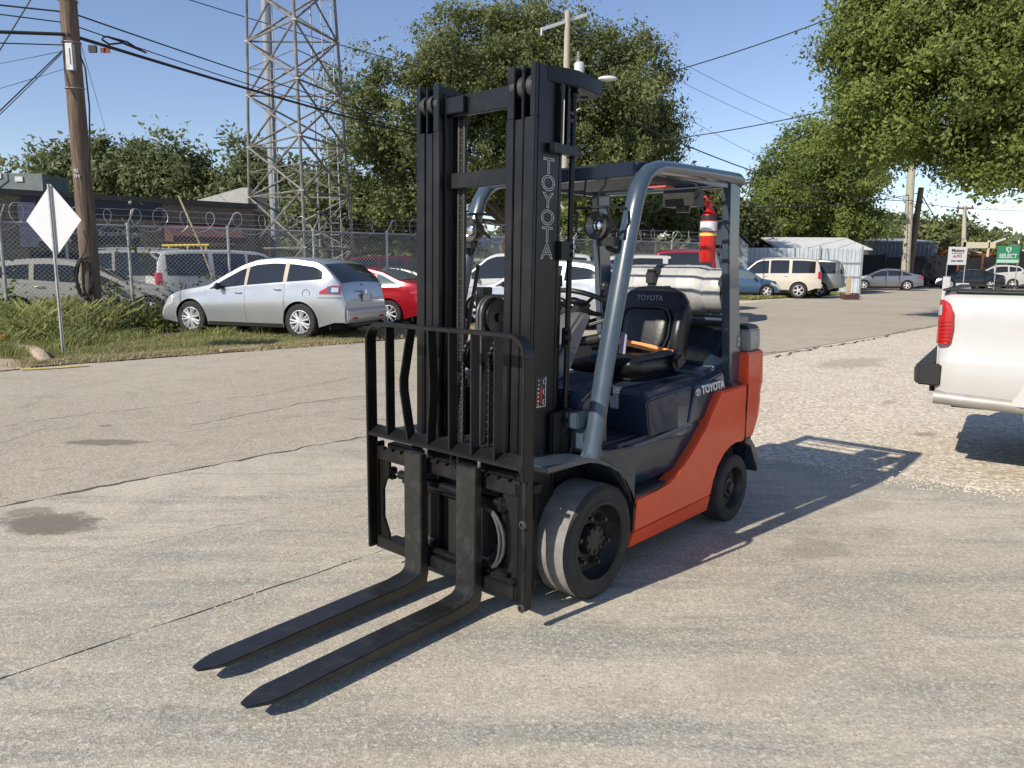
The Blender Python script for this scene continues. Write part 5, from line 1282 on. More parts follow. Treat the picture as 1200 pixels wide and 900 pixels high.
def post(name, label, x, y, w_, h, m, cat='post'):
    o = B().bx(-w_/2, w_/2, -.08, .08, 0, h).build(name, m, bevel=.01); o.location = (x, y, 0); o['label'] = label; o['category'] = cat; return o
post('gate_post', 'white square gate post, taller and left of its pair', 21.05, 36.6, .28, 1.12, M['sign_white'])
o = post('notice_board', 'short white board with a printed notice, beside the white gate post', 21.72, 36.4, .55, .82, M['sign_white'], 'notice')
B().bx(-.12, .10, -.086, -.081, .15, .65).build('print', M['galv'], o)
o = post('survey_post', 'pale wooden post standing in a red brick planter', 16.5, 37.0, .17, 1.12, mat('post_wood', (.45,.34,.22), .9, var=.2))
PL = thing('brick_planter', 'small red brick planter around the wooden post', 'planter', (16.5, 36.85, 0))
for r_ in range(3):
    for k in range(3):
        B().bx(-.35+.24*k+.01, -.35+.24*(k+1)-.01, -.32, -.22, .08*r_+.005, .08*(r_+1)-.005).build('brick', M['awning'], PL)
B().bx(-.34, .36, -.21, .3, 0, .22).build('planter_core', M['awning'], PL)
# back fence by the cross street, seen under the forklift roof
t = thing('back_fence', 'distant chain link fence with barbed wire loops seen under the forklift roof', 'fence', (4.5, 40, 0))
for k in range(5): B().cyl((k*1.5, 0, 0), (k*1.5, 0, 2.3+(.7 if k == 2 else 0)), .06, 8).build('fence_post', M['galv'], t)
B().cyl((0, 0, 2.2), (6, 0, 2.2), .03, 6).build('top_rail', M['galv'], t)
b = B(); b.tube([(i*.05, .2*math.cos(i*.5), 2.5+.27*math.sin(i*.5)) for i in range(120)], .014, 4); b.build('razor_wire', M['galv'], t)
gg = []
for i in range(48):
    for dr in (1, -1):
        x = i*.13; p = (x, 0, 0); q = (x+2.2*dr, 0, 2.2)
        if 0 <= q[0] <= 6.2: gg += [(p[0], 0, 0), (p[0]+.012, 0, 0), (q[0]+.012, 0, 2.2), (q[0], 0, 2.2)]
link('wire_mesh', np_mesh('wire_mesh', np.array(gg), 4, M['galv']), t, kind='stuff')
t = gable('brown_house', 'brown walled building with a dark gable roof seen behind the seat', 3.2, 8.8, 47, 54, 3.6, 5.0, M['brick'], M['shingle'], 'x', .4, 'building')
t = gable('white_shed', 'white building glimpsed through the mast between the rails', -2.6, -.4, 42, 46, 2.5, 3.0, M['panel_white'], M['roof_pale'], 'x', .1, 'building')
# ================================================================ cars
def paint(name, c, metal=.25, rough=.32, **k): return mat(name, c, rough, metal=metal, coat=.7, **k)
M['car_glass'] = mat('car_glass', (.018,.021,.023), .05, spec=.7)
M['tyre'] = mat('car_tyre', (.022,.021,.020), .85, var=.2, scale=10)
M['alloy'] = mat('alloy_wheel', (.72,.72,.72), .35, metal=.3)
M['alloy_dark'] = mat('dark_alloy', (.10,.10,.10), .35, metal=.7)
M['under'] = mat('underbody', (.008,.008,.008), .9)
M['tail_red'] = mat('tail_lamp_red', (.42,.012,.015), .15, coat=.8)
M['tail_clear'] = mat('tail_lamp_clear', (.55,.55,.55), .15, metal=.3, coat=.8)
M['trim'] = mat('car_trim', (.02,.02,.02), .5)
M['tan_pillar'] = mat('tan_pillar', (.30,.25,.18), .4)
M['plate'] = mat('number_plate', (.55,.55,.52), .5, var=.15, scale=40)
M['bezel'] = mat('lamp_bezel', (.12,.13,.14), .2, metal=.5, coat=.7)

SHAPES = {
 'crossover': dict(W=1.87, r=.36, wb=2.75, top=[(-2.36,.62),(-2.35,.98),(-2.28,1.12),(-2.10,1.32),(-1.88,1.50),(-1.70,1.575),(-1.2,1.63),(-.7,1.645),(-.25,1.61),(.10,1.51),(.50,1.31),(.92,1.08),(1.2,1.03),(1.7,.955),(2.05,.85),(2.24,.70),(2.32,.50)],
    belt=[(-2.3,1.22),(-1.0,1.13),(0,1.05),(.9,.95),(1.8,.80),(2.3,.55)], zs=.24, lean=.74, doors=[(-1.02,-.06),(-.05,.92)], wins=[(-1.90,-1.08),(-.98,-.10),(-.02,.86)], ws=(-.12,.84), rw=(-2.26,-1.86), bumpf=.30, bumpr=.36),
 'suv': dict(W=1.95, r=.385, wb=2.95, top=[(-2.50,.70),(-2.49,1.15),(-2.44,1.35),(-2.34,1.72),(-2.22,1.82),(-1.6,1.86),(-.4,1.88),(.35,1.84),(.58,1.76),(.92,1.46),(1.16,1.27),(1.45,1.20),(2.2,1.12),(2.40,1.0),(2.47,.75)],
    belt=[(-2.5,1.17),(0,1.14),(1.2,1.10),(2.4,.95)], zs=.34, lean=.82, doors=[(-1.0,-.06),(-.05,.98)], wins=[(-2.20,-1.12),(-.98,-.10),(-.02,1.02)], ws=(.56,1.16), rw=(-2.47,-2.30), bumpf=.42, bumpr=.50),
 'sedan': dict(W=1.80, r=.33, wb=2.72, top=[(-2.36,.55),(-2.34,.90),(-2.24,1.03),(-1.95,1.08),(-1.60,1.15),(-1.15,1.34),(-.7,1.43),(-.1,1.445),(.25,1.41),(.65,1.25),(1.1,1.03),(1.35,.96),(1.8,.90),(2.15,.80),(2.3,.62),(2.33,.45)],
    belt=[(-2.3,1.0),(-1.0,.97),(0,.93),(1.2,.86),(2.3,.55)], zs=.20, lean=.72, doors=[(-.98,-.10),(-.09,.92)], wins=[(-1.62,-1.02),(-.94,-.12),(-.04,1.02)], ws=(.30,1.14), rw=(-1.64,-.88), bumpf=.28, bumpr=.32),
 'mini': dict(W=1.68, r=.31, wb=2.47, top=[(-1.82,.55),(-1.80,.95),(-1.74,1.1),(-1.62,1.33),(-1.45,1.39),(-.6,1.41),(.15,1.40),(.35,1.35),(.72,1.10),(.95,.95),(1.4,.88),(1.72,.78),(1.84,.6),(1.86,.42)],
    belt=[(-1.8,.98),(0,.94),(1.0,.86),(1.8,.6)], zs=.2, lean=.80, doors=[(-.5,.72)], wins=[(-1.5,-.55),(-.47,.76)], ws=(.36,.92), rw=(-1.74,-1.60), bumpf=.3, bumpr=.34),
 'wagon': dict(W=1.88, r=.36, wb=2.9, top=[(-2.42,.66),(-2.40,1.05),(-2.3,1.25),(-2.08,1.58),(-1.92,1.66),(-1.2,1.71),(-.3,1.72),(.3,1.68),(.55,1.58),(.95,1.33),(1.3,1.13),(1.6,1.08),(2.1,1.02),(2.3,.88),(2.36,.6)],
    belt=[(-2.4,1.12),(0,1.06),(1.2,1.0),(2.3,.8)], zs=.27, lean=.77, doors=[(-1.0,-.08),(-.07,.98)], wins=[(-2.1,-1.08),(-.98,-.12),(-.04,1.06)], ws=(.56,1.28), rw=(-2.34,-2.1), bumpf=.34, bumpr=.42),
}
def car(name, label, kind, body, cat, pos, head, group=None, alloy='alloy', trimglass=None, lo=False, bumper=None, roofrack=False, glassm=None, tail='side', pillar=None, spokes=5, plate=False, H=1.0, rear_paint=None, lamp=True):
    S = SHAPES[kind]; t = thing(name, label, cat, (*pos, 0), head, group)
    r, wb, W = S['r'], S['wb'], S['W']; xw = (-wb/2, wb/2); R = r+.055
    top = [(x, z*H) for x, z in S['top']]; x0, x1 = top[0][0], top[-1][0]; Hm = max(z for _, z in top)
    def ztop(x): return smp(top, x, .04)
    def belt(x): return min(sample(S['belt'], x)*H, ztop(x)-.03)
    def wid(x):
        # plan taper at both ends
        f = 1.0
        for e, L, k in ((x1, 1.0, .20), (x0, .75, .13)):
            d = abs(x-e)
            if d < L: f -= k*(1-d/L)**2.4
        return W/2*f
    def zbot(x):
        z = S['zs']
        if x > xw[1]+R-.05: z = S['zs'] + (S['bumpf']-S['zs'])*min(1, (x-xw[1]-R+.05)/.4)
        if x < xw[0]-R+.05: z = S['zs'] + (S['bumpr']-S['zs'])*min(1, (xw[0]-R+.05-x)/.4)
        for a in xw:
            if abs(x-a) < R: z = max(z, r + math.sqrt(R*R-(x-a)**2))
        return z
    def ys(x, z):
        w2 = wid(x); bl = belt(x); zb = S['zs']
        if z <= bl:
            u = (z-zb)/(bl-zb); return w2*(.945 + .075*math.sin(min(1, max(0, u*1.15))*PI*.72) - .035*max(0, u-.6)/.4)
        yb = ys(x, bl); u = (z-bl)/(Hm-sample(S['belt'], 0)*H)
        return yb - (1-S['lean'])*W/2*(u**1.15)
    xs = set(np.round(np.linspace(x0, x1, 44), 3))
    for a in xw:
        for k in range(17): xs.add(round(a - R + 2*R*k/16*1.0, 3) if k not in (0, 16) else round(a+(-1 if k == 0 else 1)*(R+.001), 3))
        xs.add(round(a-R+.004, 3)); xs.add(round(a+R-.004, 3))
    xs = sorted(x for x in xs if x0 <= x <= x1)
    b = B(); rings = []
    for x in xs:
        zt, zb = ztop(x), zbot(x); bl = max(belt(x), zb+.03); zt = max(zt, bl+.02)
        side = [(ys(x, zb+(bl-zb)*k/5), zb+(bl-zb)*k/5) for k in range(6)]
        rho = min(.07, (zt-bl)*.6)
        side += [(ys(x, bl+(zt-rho-bl)*k/3), bl+(zt-rho-bl)*k/3) for k in (1, 2, 3)]
        ye = side[-1][0]
        side += [(ye-rho*.28, zt-rho*.32), (ye-rho*.9, zt-rho*.06)]
        yq = side[-1][0]
        side += [(yq*.6, zt+.018), (0, zt+.028)]
        rings.append([(x, y, z) for y, z in side] + [(x, -y, z) for y, z in side[-2::-1]])
    b.loft(rings, cap=True, closed=False)
    # close the ends
    shell = b.build('body', body, t, smooth=32)
    # underbody and wheel wells
    u = B(); u.bx(x0+.25, x1-.25, -W*.36, W*.36, S['zs']-.04, S['zs']+.3)
    u.bx(xw[0]-R-.02, xw[1]+R+.02, -W*.44, W*.44, S['zs']+.02, sample(S['belt'], 0)*H-.12)
    u.build('underbody', M['under'], t)
    def zc(x): return zbot(x)
    def panel(nm, xa, xb, zl, zh, m, off=.006, nx=9, nz=4, par=None, sides=(1, -1), skirt=.01, endtaper=None):
        for s_ in sides:
            q = B(); P = []
            for i in range(nx+1):
                x = xa + (xb-xa)*i/nx
                a = zl(x) if callable(zl) else zl; c_ = zh(x) if callable(zh) else zh
                if c_ < a+.01: c_ = a+.01
                P.append([(x, s_*(ys(x, a+(c_-a)*j/nz)+off), a+(c_-a)*j/nz) for j in range(nz+1)])
            # skirt round the edge
            def inn(p): return (p[0], p[1]-s_*(off+skirt), p[2])
            P2 = [[inn(rw[0])]+rw+[inn(rw[-1])] for rw in P]
            P2 = [[inn(p) for p in P2[0]]] + P2 + [[inn(p) for p in P2[-1]]]
            q.grid(P2); bmesh.ops.recalc_face_normals(q.bm, faces=q.bm.faces[:])
            if sum(f.normal.y*f.calc_area() for f in q.bm.faces)*s_ < 0: bmesh.ops.reverse_faces(q.bm, faces=q.bm.faces[:])
            o = q.build(nm, m, par or t, smooth=50)
        return o
    gm = glassm or M['car_glass']
    doors = []
    for (a, c_) in S['doors']:
        for s_ in (1, -1):
            d = panel('door', a, c_, lambda x: max(zbot(x)+.015, S['zs']+.07), lambda x: belt(x)-.005, body, .005, 12, 6, sides=(s_,))
            doors.append(d)
            if not lo:
                hx = a+.16 if True else c_; hz = belt(hx)-.12
                b2 = B(); yy = s_*(ys(hx, hz)+.02); b2.tube([(hx-.10, yy-s_*.018, hz), (hx-.07, yy+s_*.012, hz+.005), (hx+.05, yy+s_*.012, hz+.008), (hx+.09, yy-s_*.018, hz+.005)], .013, 6); b2.build('handle', body, d)
    for i, (a, c_) in enumerate(S['wins']):
        mg = .115 if kind == 'crossover' else .085
        zh = lambda x, a=a, i=i, mg=mg: max(min(ztop(x)-mg, belt(x)+.03+((x-a)*2.2+.16 if i == 0 and kind != 'suv' else 9)), belt(x)+.015)
        panel('side_window', a, c_, lambda x: belt(x)+.028, zh, gm, .004, 12, 3)
    if pillar:
        for i in range(len(S['wins'])-1):
            a, c_ = S['wins'][i][1], S['wins'][i+1][0]
            panel('window_pillar', a+.006, c_-.006, lambda x: belt(x)+.028, lambda x: max(ztop(x)-.085, belt(x)+.015), pillar, .003, 2, 3)
    if trimglass:
        a, c_ = S['wins'][0][0]-.03, S['wins'][-1][1]+.03
        panel('window_trim', a, c_, lambda x: belt(x)+.004, lambda x: belt(x)+.026, trimglass, .009, 24, 1)
        panel('window_trim', a, c_, lambda x: max(ztop(x)-.083, belt(x)+.03), lambda x: max(ztop(x)-.063, belt(x)+.045), trimglass, .009, 24, 1)
    def strip(nm, xa, xb, m, inset=.07, off=.006, nx=9, ny=8):
        q = B(); P = []
        for i in range(nx+1):
            x = xa+(xb-xa)*i/nx; zt = ztop(x); ye = ys(x, max(belt(x), zt-.07)) - inset; row = []
            for j in range(ny+1):
                v = -1+2*j/ny; row.append((x, v*ye, zt+.028*(1-abs(v)**2.2)+off))
            P.append(row)
        q.grid(P); bmesh.ops.recalc_face_normals(q.bm, faces=q.bm.faces[:])
        if sum(f.normal.z for f in q.bm.faces) < 0: bmesh.ops.reverse_faces(q.bm, faces=q.bm.faces[:])
        return q.build(nm, m, t, smooth=60)
    strip('windscreen', S['ws'][0], S['ws'][1], gm)
    strip('rear_window', S['rw'][0], S['rw'][1], gm, .09)
    # wheels
    proto = {}
    for a in xw:
        for s_ in (1, -1):
            wy = s_*(W/2-.115)
            w0 = bpy.data.objects.new('wheel', None); COL.objects.link(w0); w0.parent = t; w0.location = (a, wy, r)
            if s_ not in proto:
                q = B(); h = .11; q.lathe([(-h*s_, r*.66), (-h*s_, r*.93), (-h*.8*s_, r), (h*.8*s_, r), (h*s_, r*.93), (h*s_, r*.68), (h*.85*s_, r*.655), (-h*s_, r*.66)], (0, 0, 0), seg=40)
                ty = q.mesh('tyre', M['tyre'])
                q = B(); h2 = .085*s_
                q.lathe([(h2+.02*s_, r*.66), (h2+.022*s_, r*.63), (h2, r*.61), (h2-.07*s_, r*.58)], (0, 0, 0), seg=36)
                n_s = spokes
                for k in range(n_s):
                    for d_a in ((-.17, .17) if n_s <= 7 else (0,)):
                        an = 2*PI*k/n_s; a2 = an+d_a
                        q.tube([(0, h2-.0*s_, 0), (math.cos(a2)*r*.3, h2+.012*s_, math.sin(a2)*r*.3), (math.cos(a2)*r*.63, h2+.006*s_, math.sin(a2)*r*.63)], [.055, .036, .046], 6, r2=.5)
                q.cyl((0, h2-.03*s_, 0), (0, h2+.02*s_, 0), .055, 14)
                ri = q.mesh('rim', M[alloy])
                q = B(); q.cyl((0, h2-.075*s_, 0), (0, h2-.07*s_, 0), r*.6, 28); dk = q.mesh('brake', M['under'])
                proto[s_] = (ty, ri, dk)
            for nm, me in zip(('tyre', 'rim', 'brake'), proto[s_]): link(nm, me, w0)
    # lamps, bumpers, mirrors, seams
    zl = belt(x0+.25)
    if lamp:
        if tail == 'side':
            for s_ in (1, -1):
                panel('tail_light', x0+.02, x0+.42, lambda x: zl-.16-.03*(x-x0), lambda x: zl-.02-.10*max(0, (x-x0-.12))/.3, M['tail_red'], .010, 6, 3, sides=(s_,))
        elif tail == 'tall':
            panel('tail_light', x0+.01, x0+.16, zl-.25, zl+.10, M['tail_red'], .010, 3, 4)
        elif tail == 'bar':
            panel('tail_light', x0+.02, x0+.3, zl-.12, zl-.02, M['tail_red'], .010, 6, 3)
    panel('headlight', x1-.45, x1-.04, lambda x: ztop(x)-.24, lambda x: ztop(x)-.10, M['tail_clear'], .008, 6, 3)
    bm_ = bumper or M['trim']
    if bumper is not None or not lo:
        panel('sill_trim', xw[0]+R+.02, xw[1]-R-.02, S['zs']-.01, S['zs']+.065, bm_, .008, 8, 2)
    for s_ in (1, -1):
        mx = S['ws'][1]-.28; mz = belt(mx)+.06; q = B(); q.sphere((mx, s_*(ys(mx, mz)+.12), mz), .10, 12, (.6, 1.0, .75)); q.cyl((mx, s_*ys(mx, mz)*.98, mz-.03), (mx, s_*(ys(mx, mz)+.10), mz-.02), .025, 8); q.build('mirror', bumper or M['trim'], t)
    if roofrack:
        for s_ in (1, -1):
            q = B(); q.tube([(x, s_*W*.31, ztop(x)+.05) for x in (-1.7, -.8, 0, .35)], .018, 6); q.build('roof_rail', M['galv'], t)
    # rear end face details
    zr = sample([(x, z) for x, z in top], x0+.05)
    if plate:
        q = B(); q.box((x0-.012, 0, .86*H), (.012, .32, .16)); q.build('number_plate', M['plate'], t)
    if kind in ('suv', 'wagon') :
        q = B(); yw = ys(x0+.05, 1.2*H)-.02
        q.loft([[(x0-.012, y, S['bumpr']+.02) for y in (-yw, yw)] + [(x0+.05, yw, S['bumpr']+.02), (x0+.05, -yw, S['bumpr']+.02)], [(x0-.06, y, S['bumpr']+.05) for y in (-yw, yw)] + [(x0+.05, yw, S['bumpr']+.05), (x0+.05, -yw, S['bumpr']+.05)], [(x0-.05, y, S['bumpr']+.20) for y in (-yw, yw)] + [(x0+.05, yw, S['bumpr']+.20), (x0+.05, -yw, S['bumpr']+.20)]])
        q.build('rear_bumper', body, t, bevel=.01)
    return t, ys, ztop, belt, panel
def heading(front, rear): return math.atan2(front[1]-rear[1], front[0]-rear[0])
def place(front, rear, W, side=1):
    """centre of a car whose near-side wheel contacts are given; side=+1 if the near side is its left"""
    f, r_ = Vector(front), Vector(rear); m = (f+r_)/2; h = (f-r_).normalized(); left = Vector((-h.y, h.x))
    c = m - left*side*(W/2-.03); return (c.x, c.y), math.atan2(h.y, h.x)
P_ = {}
P_['silver'] = paint('paint_silver', (.42,.44,.46), .55, .30, dirt=(.40,.38,.34), var=.03, scale=2, dscale=2, damt=.25)
P_['red'] = paint('paint_red', (.36,.010,.018), .3, .22)
P_['beige'] = paint('paint_beige', (.46,.43,.36), .3, .4, var=.06)
P_['beige2'] = paint('paint_pewter', (.40,.38,.33), .4, .4)
P_['white'] = paint('paint_white', (.47,.465,.44), 0, .3, var=.03, scale=1.5, dirt=(.40,.37,.31), dscale=1.2, damt=.3)
P_['cream'] = paint('paint_cream', (.54,.50,.42), 0, .3)
P_['blue'] = paint('paint_blue', (.055,.11,.19), .3, .3)
P_['grey'] = paint('paint_grey', (.20,.21,.23), .6, .3)
P_['black'] = paint('paint_black', (.010,.010,.012), .1, .15)
P_['maroon'] = paint('paint_maroon', (.12,.012,.02), .3, .3)
P_['greygreen'] = paint('paint_greygreen', (.20,.215,.21), .5, .35)
M['glass_clear'] = mat('light_glass', (.10,.13,.14), .06, spec=.7)

# silver crossover, the nearest parked car
pos, hd = place((-6.93, 16.08), (-4.26, 15.14), 1.87, 1)
t, ys, ztop, belt, panel = car('suv', 'silver SUV with tan window pillars, parked on the grass in front of the fence', 'crossover', P_['silver'], 'SUV', pos, hd, tail='none', pillar=M['tan_pillar'], bumper=None, spokes=7, lamp=False)
panel('tail_light', -2.28, -1.86, lambda x: .93+.06*(x+2.28)/.42*0, lambda x: 1.10-.13*max(0, x+2.1)/.25, M['tail_red'], .012, 8, 4)
panel('tail_light_lens', -2.27, -2.03, .945, 1.085, M['bezel'], .018, 5, 4)
panel('reflector', -2.25, -2.12, .97, 1.06, M['tail_clear'], .022, 4, 3)
panel('bumper_seam', -2.30, -1.84, .852, .862, M['trim'], .006, 6, 1)
B().box((-2.345, -.02, .83), (.05, .42, .17), Matrix.Rotation(-.12, 4, 'Y')).build('plate_recess', M['bezel'], t, bevel=.01)
pl = B().box((-2.375, -.02, .84), (.012, .30, .15), Matrix.Rotation(-.12, 4, 'Y')).build('number_plate', M['plate'], t)
b = B(); b.prism([(-2.40, .36), (-2.30, .33), (-2.28, .60), (-2.36, .64), (-2.42, .60), (-2.43, .45)], 'y', -.78, .78); b.build('rear_bumper', P_['silver'], t, bevel=.02)
b = B(); b.bx(-2.35, -2.2, -.5, .5, .27, .35); b.build('lower_valance', M['trim'], t)
for s_ in (1, -1): b = B(); b.bx(-2.435, -2.40, s_*.45, s_*.62, .42, .46); b.build('bumper_reflector', M['tail_red'], t)
b = B(); b.tube([(-2.33, 0, .98), (-2.36, .25, .99), (-2.34, .35, .985)], .014, 6); b.cyl((-2.36, 0, .96), (-2.37, 0, .96), .05, 16); b.build('badge', M['chrome'], t)
b = B(); b.tube([(-2.28, .05, 1.10), (-2.22, -.2, 1.14), (-2.2, -.4, 1.15)], .012, 6); b.build('rear_wiper', M['trim'], t)
b = B(); b.tube([(-1.55+.085*math.cos(a), ys(-1.55, .93)+.004, .93+.085*math.sin(a)) for a in [2*PI*k/20 for k in range(21)]], .004, 4, cap=False); b.build('fuel_flap', M['trim'], t)
b = B(); b.box((-1.75, .3, 1.645), (.25, .9, .03)); b.build('spoiler', P_['silver'], t, bevel=.01) if False else b.bm.free()

pos, hd = place((-5.65, 18.95), (-2.98, 18.19), 1.8, 1)
car('sedan', 'bright red sedan behind the silver SUV, partly hidden by the mast', 'sedan', P_['red'], 'sedan', pos, hd, trimglass=M['chrome'], spokes=9, alloy='alloy', glassm=M['glass_clear'])
# lot behind the fence (left)
car('suv', 'beige SUV right behind the fence and wooden pole, hood pointing right', 'crossover', P_['beige'], 'SUV', (-10.2, 18.2), R_(19), spokes=5, H=.97)
car('suv', 'large pewter SUV with roof rails, rear pointing right, behind the beige SUV', 'suv', P_['beige2'], 'SUV', (-11.1, 21.2), R_(198), roofrack=True, tail='tall')
car('suv', 'white SUV seen from its rear corner between the pewter SUV and the silver SUV', 'suv', P_['white'], 'SUV', (-8.0, 22.0), R_(40), tail='tall', plate=True)
car('car', 'beige car at the far left edge behind the fence', 'wagon', P_['beige2'], 'car', (-14.8, 19.6), R_(20), lo=True)
car('car', 'dark maroon car behind the fence above the roof of the silver SUV', 'wagon', P_['maroon'], 'car', (-6.6, 25.6), R_(12), lo=True)
car('car', 'second dark maroon car behind the fence, left of the dark blue car', 'wagon', P_['maroon'], 'car', (-3.8, 27.5), R_(8), lo=True, H=1.05)
car('sedan', 'dark blue car behind the red sedan', 'sedan', P_['grey'], 'sedan', (-3.9, 22.9), R_(170), lo=True)
car('suv', 'white car with pale windows behind the red sedan, left of the mast', 'wagon', P_['white'], 'car', (-1.9, 23.9), R_(200), glassm=M['glass_clear'], lo=True)
car('suv', 'white SUV seen through the gap in the mast', 'suv', P_['white'], 'SUV', (.0, 22.0), R_(170), lo=True)
car('suv', 'silver car with a red tail light between the mast and the steering wheel', 'crossover', P_['silver'], 'SUV', (.75, 19.6), R_(150), tail='side')
car('suv', 'white SUV with dark windows behind the steering wheel', 'suv', P_['white'], 'SUV', (3.1, 21.3), R_(178), tail='tall', H=.97)
car('suv', 'red SUV with a dark rear window above the propane tank', 'suv', P_['red'], 'SUV', (5.35, 22.6), R_(72), tail='tall', H=1.06)
car('suv', 'white SUV behind the front pillar of the forklift', 'suv', P_['white'], 'SUV', (5.1, 27.5), R_(178), lo=True)
# right side
car('hatchback', 'blue hatchback right of the forklift, front pointing right', 'mini', P_['blue'], 'hatchback', (11.8, 38.9), R_(-16), glassm=M['glass_clear'], spokes=5)
pos, hd = place((11.55, 38.55), (14.14, 37.45), 1.95, 1)
car('suv', 'cream SUV with black windows and chrome wheels, in front of the sheet metal fence', 'suv', P_['cream'], 'SUV', pos, hd, tail='tall', H=1.04, roofrack=True)
car('suv', 'grey green SUV just behind the cream SUV', 'suv', P_['greygreen'], 'SUV', (14.9, 40.2), R_(150), tail='none', H=1.02)
car('car', 'dark car parked in the shade of the open shed', 'sedan', P_['black'], 'car', (22.4, 54.2), R_(170), lo=True)
pos, hd = place((26.1, 56.1), (28.5, 54.7), 1.8, 1)
car('sedan', 'grey sedan parked in front of the thick pale pole', 'sedan', P_['grey'], 'sedan', (26.2, 53.2), R_(160), H=1.0)
car('sedan', 'black sedan under the white sign board', 'sedan', P_['black'], 'sedan', (34.4, 57.2), R_(165))
car('suv', 'white SUV parked behind the black sedan', 'crossover', P_['white'], 'SUV', (37.6, 59.6), R_(166), H=1.1)
car('sedan', 'white sedan at the right edge beside the black sedan', 'sedan', P_['white'], 'sedan', (41.6, 59.8), R_(166))

# --- white pickup at the right edge
PK = thing('pickup_truck', 'white pickup truck with a red tail light, cut off by the right edge', 'pickup truck', (3.16, 5.52, -.03), R_(-34))
# local: x forward from the tail, y left (far side is +y); near side at y=0, far side y=2.03
b = B(); rings = []
def pk_sec(x, k=0):
    zb = .575; 
    arch = (1.04, .38, .50)
    d = abs(x-arch[0])
    if d < arch[2]: zb = max(zb, arch[1]+math.sqrt(arch[2]**2-d*d)*.98)
    s_ = [( .035+k, zb), (.010+k, zb+.05), (.0+k, max(zb+.08, .74)), (.0+k, .865), (.006+k, .88), (.020+k, .905), (.026+k, 1.15), (.04+k, 1.325), (.065+k, 1.36), (.11+k, 1.375)]
    z_prev = 0; out = []
    for y, z in s_:
        z = max(z, z_prev+.003); z_prev = z; out.append((y, z))
    return out
for x in [0, .012, .03, .07, .2, .4, .5, .54, .545, .56, .58, .62, .67, .72, .82, .92, 1.04, 1.16, 1.26, 1.36, 1.42, 1.48, 1.52, 1.54, 1.6, 2.1, 2.3]:
    k = .05*(1-min(1, x/.07))**2
    sct = pk_sec(x, k)
    rings.append([(x, y, z) for y, z in sct] + [(x, .20, 1.385), (x, .20, .60)])
b.loft(rings); b.build('bed_side', P_['white'], PK, smooth=40)
b = B(); b.loft([[(x, 2.03-y, z) for _, y, z in rg] for rg in rings]); b.build('bed_side', P_['white'], PK, smooth=40)
b = B(); b.prism([(.02, .60), (.0, .62), (-.012, .98), (.0, 1.0), (.0, 1.34), (.05, 1.39), (.08, 1.39), (.08, .60)], 'y', .085, 1.945); b.build('tailgate', P_['white'], PK, bevel=.006)
b = B(); b.bx(-.012, 2.3, .035, .14, 1.386, 1.402); b.bx(-.012, 2.3, 1.89, 1.995, 1.386, 1.402); b.bx(-.005, .08, .141, 1.889, 1.391, 1.404); b.build('bed_cap', M['plastic'], PK, bevel=.006)
b = B(); b.bx(.08, 2.3, .2, 1.83, .70, .74); b.build('bed_floor', M['plastic'], PK)
# raised flare over the wheel
b = B(); P1 = []
for k in range(15):
    a = .42+(PI-.84)*k/14; P1.append((1.04-math.cos(a)*.505, .38+math.sin(a)*.50))
P2 = [(1.04+(p[0]-1.04)*1.24, .38+(p[1]-.38)*1.24 if p[1] > .7 else p[1]) for p in P1]
rings = []
for (xa, za), (xb_, zb_) in zip(P1, P2): rings.append([(xa, -.030, za), (xa, .03, za), (xb_, .02, min(zb_, 1.2)), (xb_, -.002, min(zb_, 1.2)), ((xa*2+xb_)/3, -.032, (za*2+zb_)/3)])
b.loft(rings); b.build('wheel_flare', P_['white'], PK, smooth=50)
for y in (.14, 1.89):
    w0 = bpy.data.objects.new('wheel', None); COL.objects.link(w0); w0.parent = PK; w0.location = (1.04, y, .40)
    B().lathe([(-.13, .24), (-.13, .36), (-.1, .40), (.1, .40), (.13, .36), (.13, .24)], (0, 0, 0), seg=40).build('tyre', M['tyre'], w0)
    B().lathe([(-.1, .24), (-.08, .22), (-.03, .1), (-.05, 0)], (0, 0, 0), seg=30).build('rim', M['alloy'], w0)
# tail light, wraps the corner
b = B(); b.loft([[(-.018, .10, z0), (-.02, .045, z0+.01), (-.008, .0, z0+.01), (.035+d, -.014+.0, z0+.01), (.075+d, -.008, z0), (.075+d, .04, z0), (.0, .11, z0)] for z0, d in ((.99, -.02), (1.01, .0), (1.12, .01), (1.24, .0), (1.29, -.02), (1.315, -.05))])
tl = b.build('tail_light', M['tail_red'], PK, bevel=.006, smooth=50)
b = B(); b.loft([[(-.023, .085, z0), (-.024, .045, z0), (-.014, .0, z0), (.004, -.016, z0), (.004, .05, z0)] for z0 in (1.21, 1.285)]); b.build('reverse_lens', M['tail_clear'], tl)
b = B()
for i in range(6): b.bx(-.005, .07, -.0165, -.0145, 1.02+.028*i, 1.024+.028*i)
b.build('lens_ribs', mat('lens_dark', (.2,.005,.008), .3), tl)
b = B()
b.loft([[(-.15, y, .70), (-.13, y, .67), (-.02, y, .67), (-.02, y, .835), (-.13, y, .835), (-.155, y, .81)] for y in (.10, 1.93)], cap=True)
b.loft([[(-.12, .02, .68), (.04, -.0, .68), (.04, -.0, .85), (-.12, .02, .85)], [(-.15, .10, .70), (-.02, .10, .67), (-.02, .10, .835), (-.155, .10, .81)]])
b.build('rear_bumper', M['plastic'], PK, bevel=.012)
b = B(); b.tube([(.0, .02, .60), (.2, .02, .59), (.8, .05, .565), (1.6, .05, .55)], .052, 16); b.build('running_pipe', mat('dull_pipe', (.36,.34,.31), .5, metal=.4, var=.15), PK, smooth=60)
b = B(); b.bx(.10, 2.3, .35, 1.7, .48, .58); b.bx(-.1, .4, .85, 1.15, .52, .62); b.build('frame_rails', M['under'], PK)
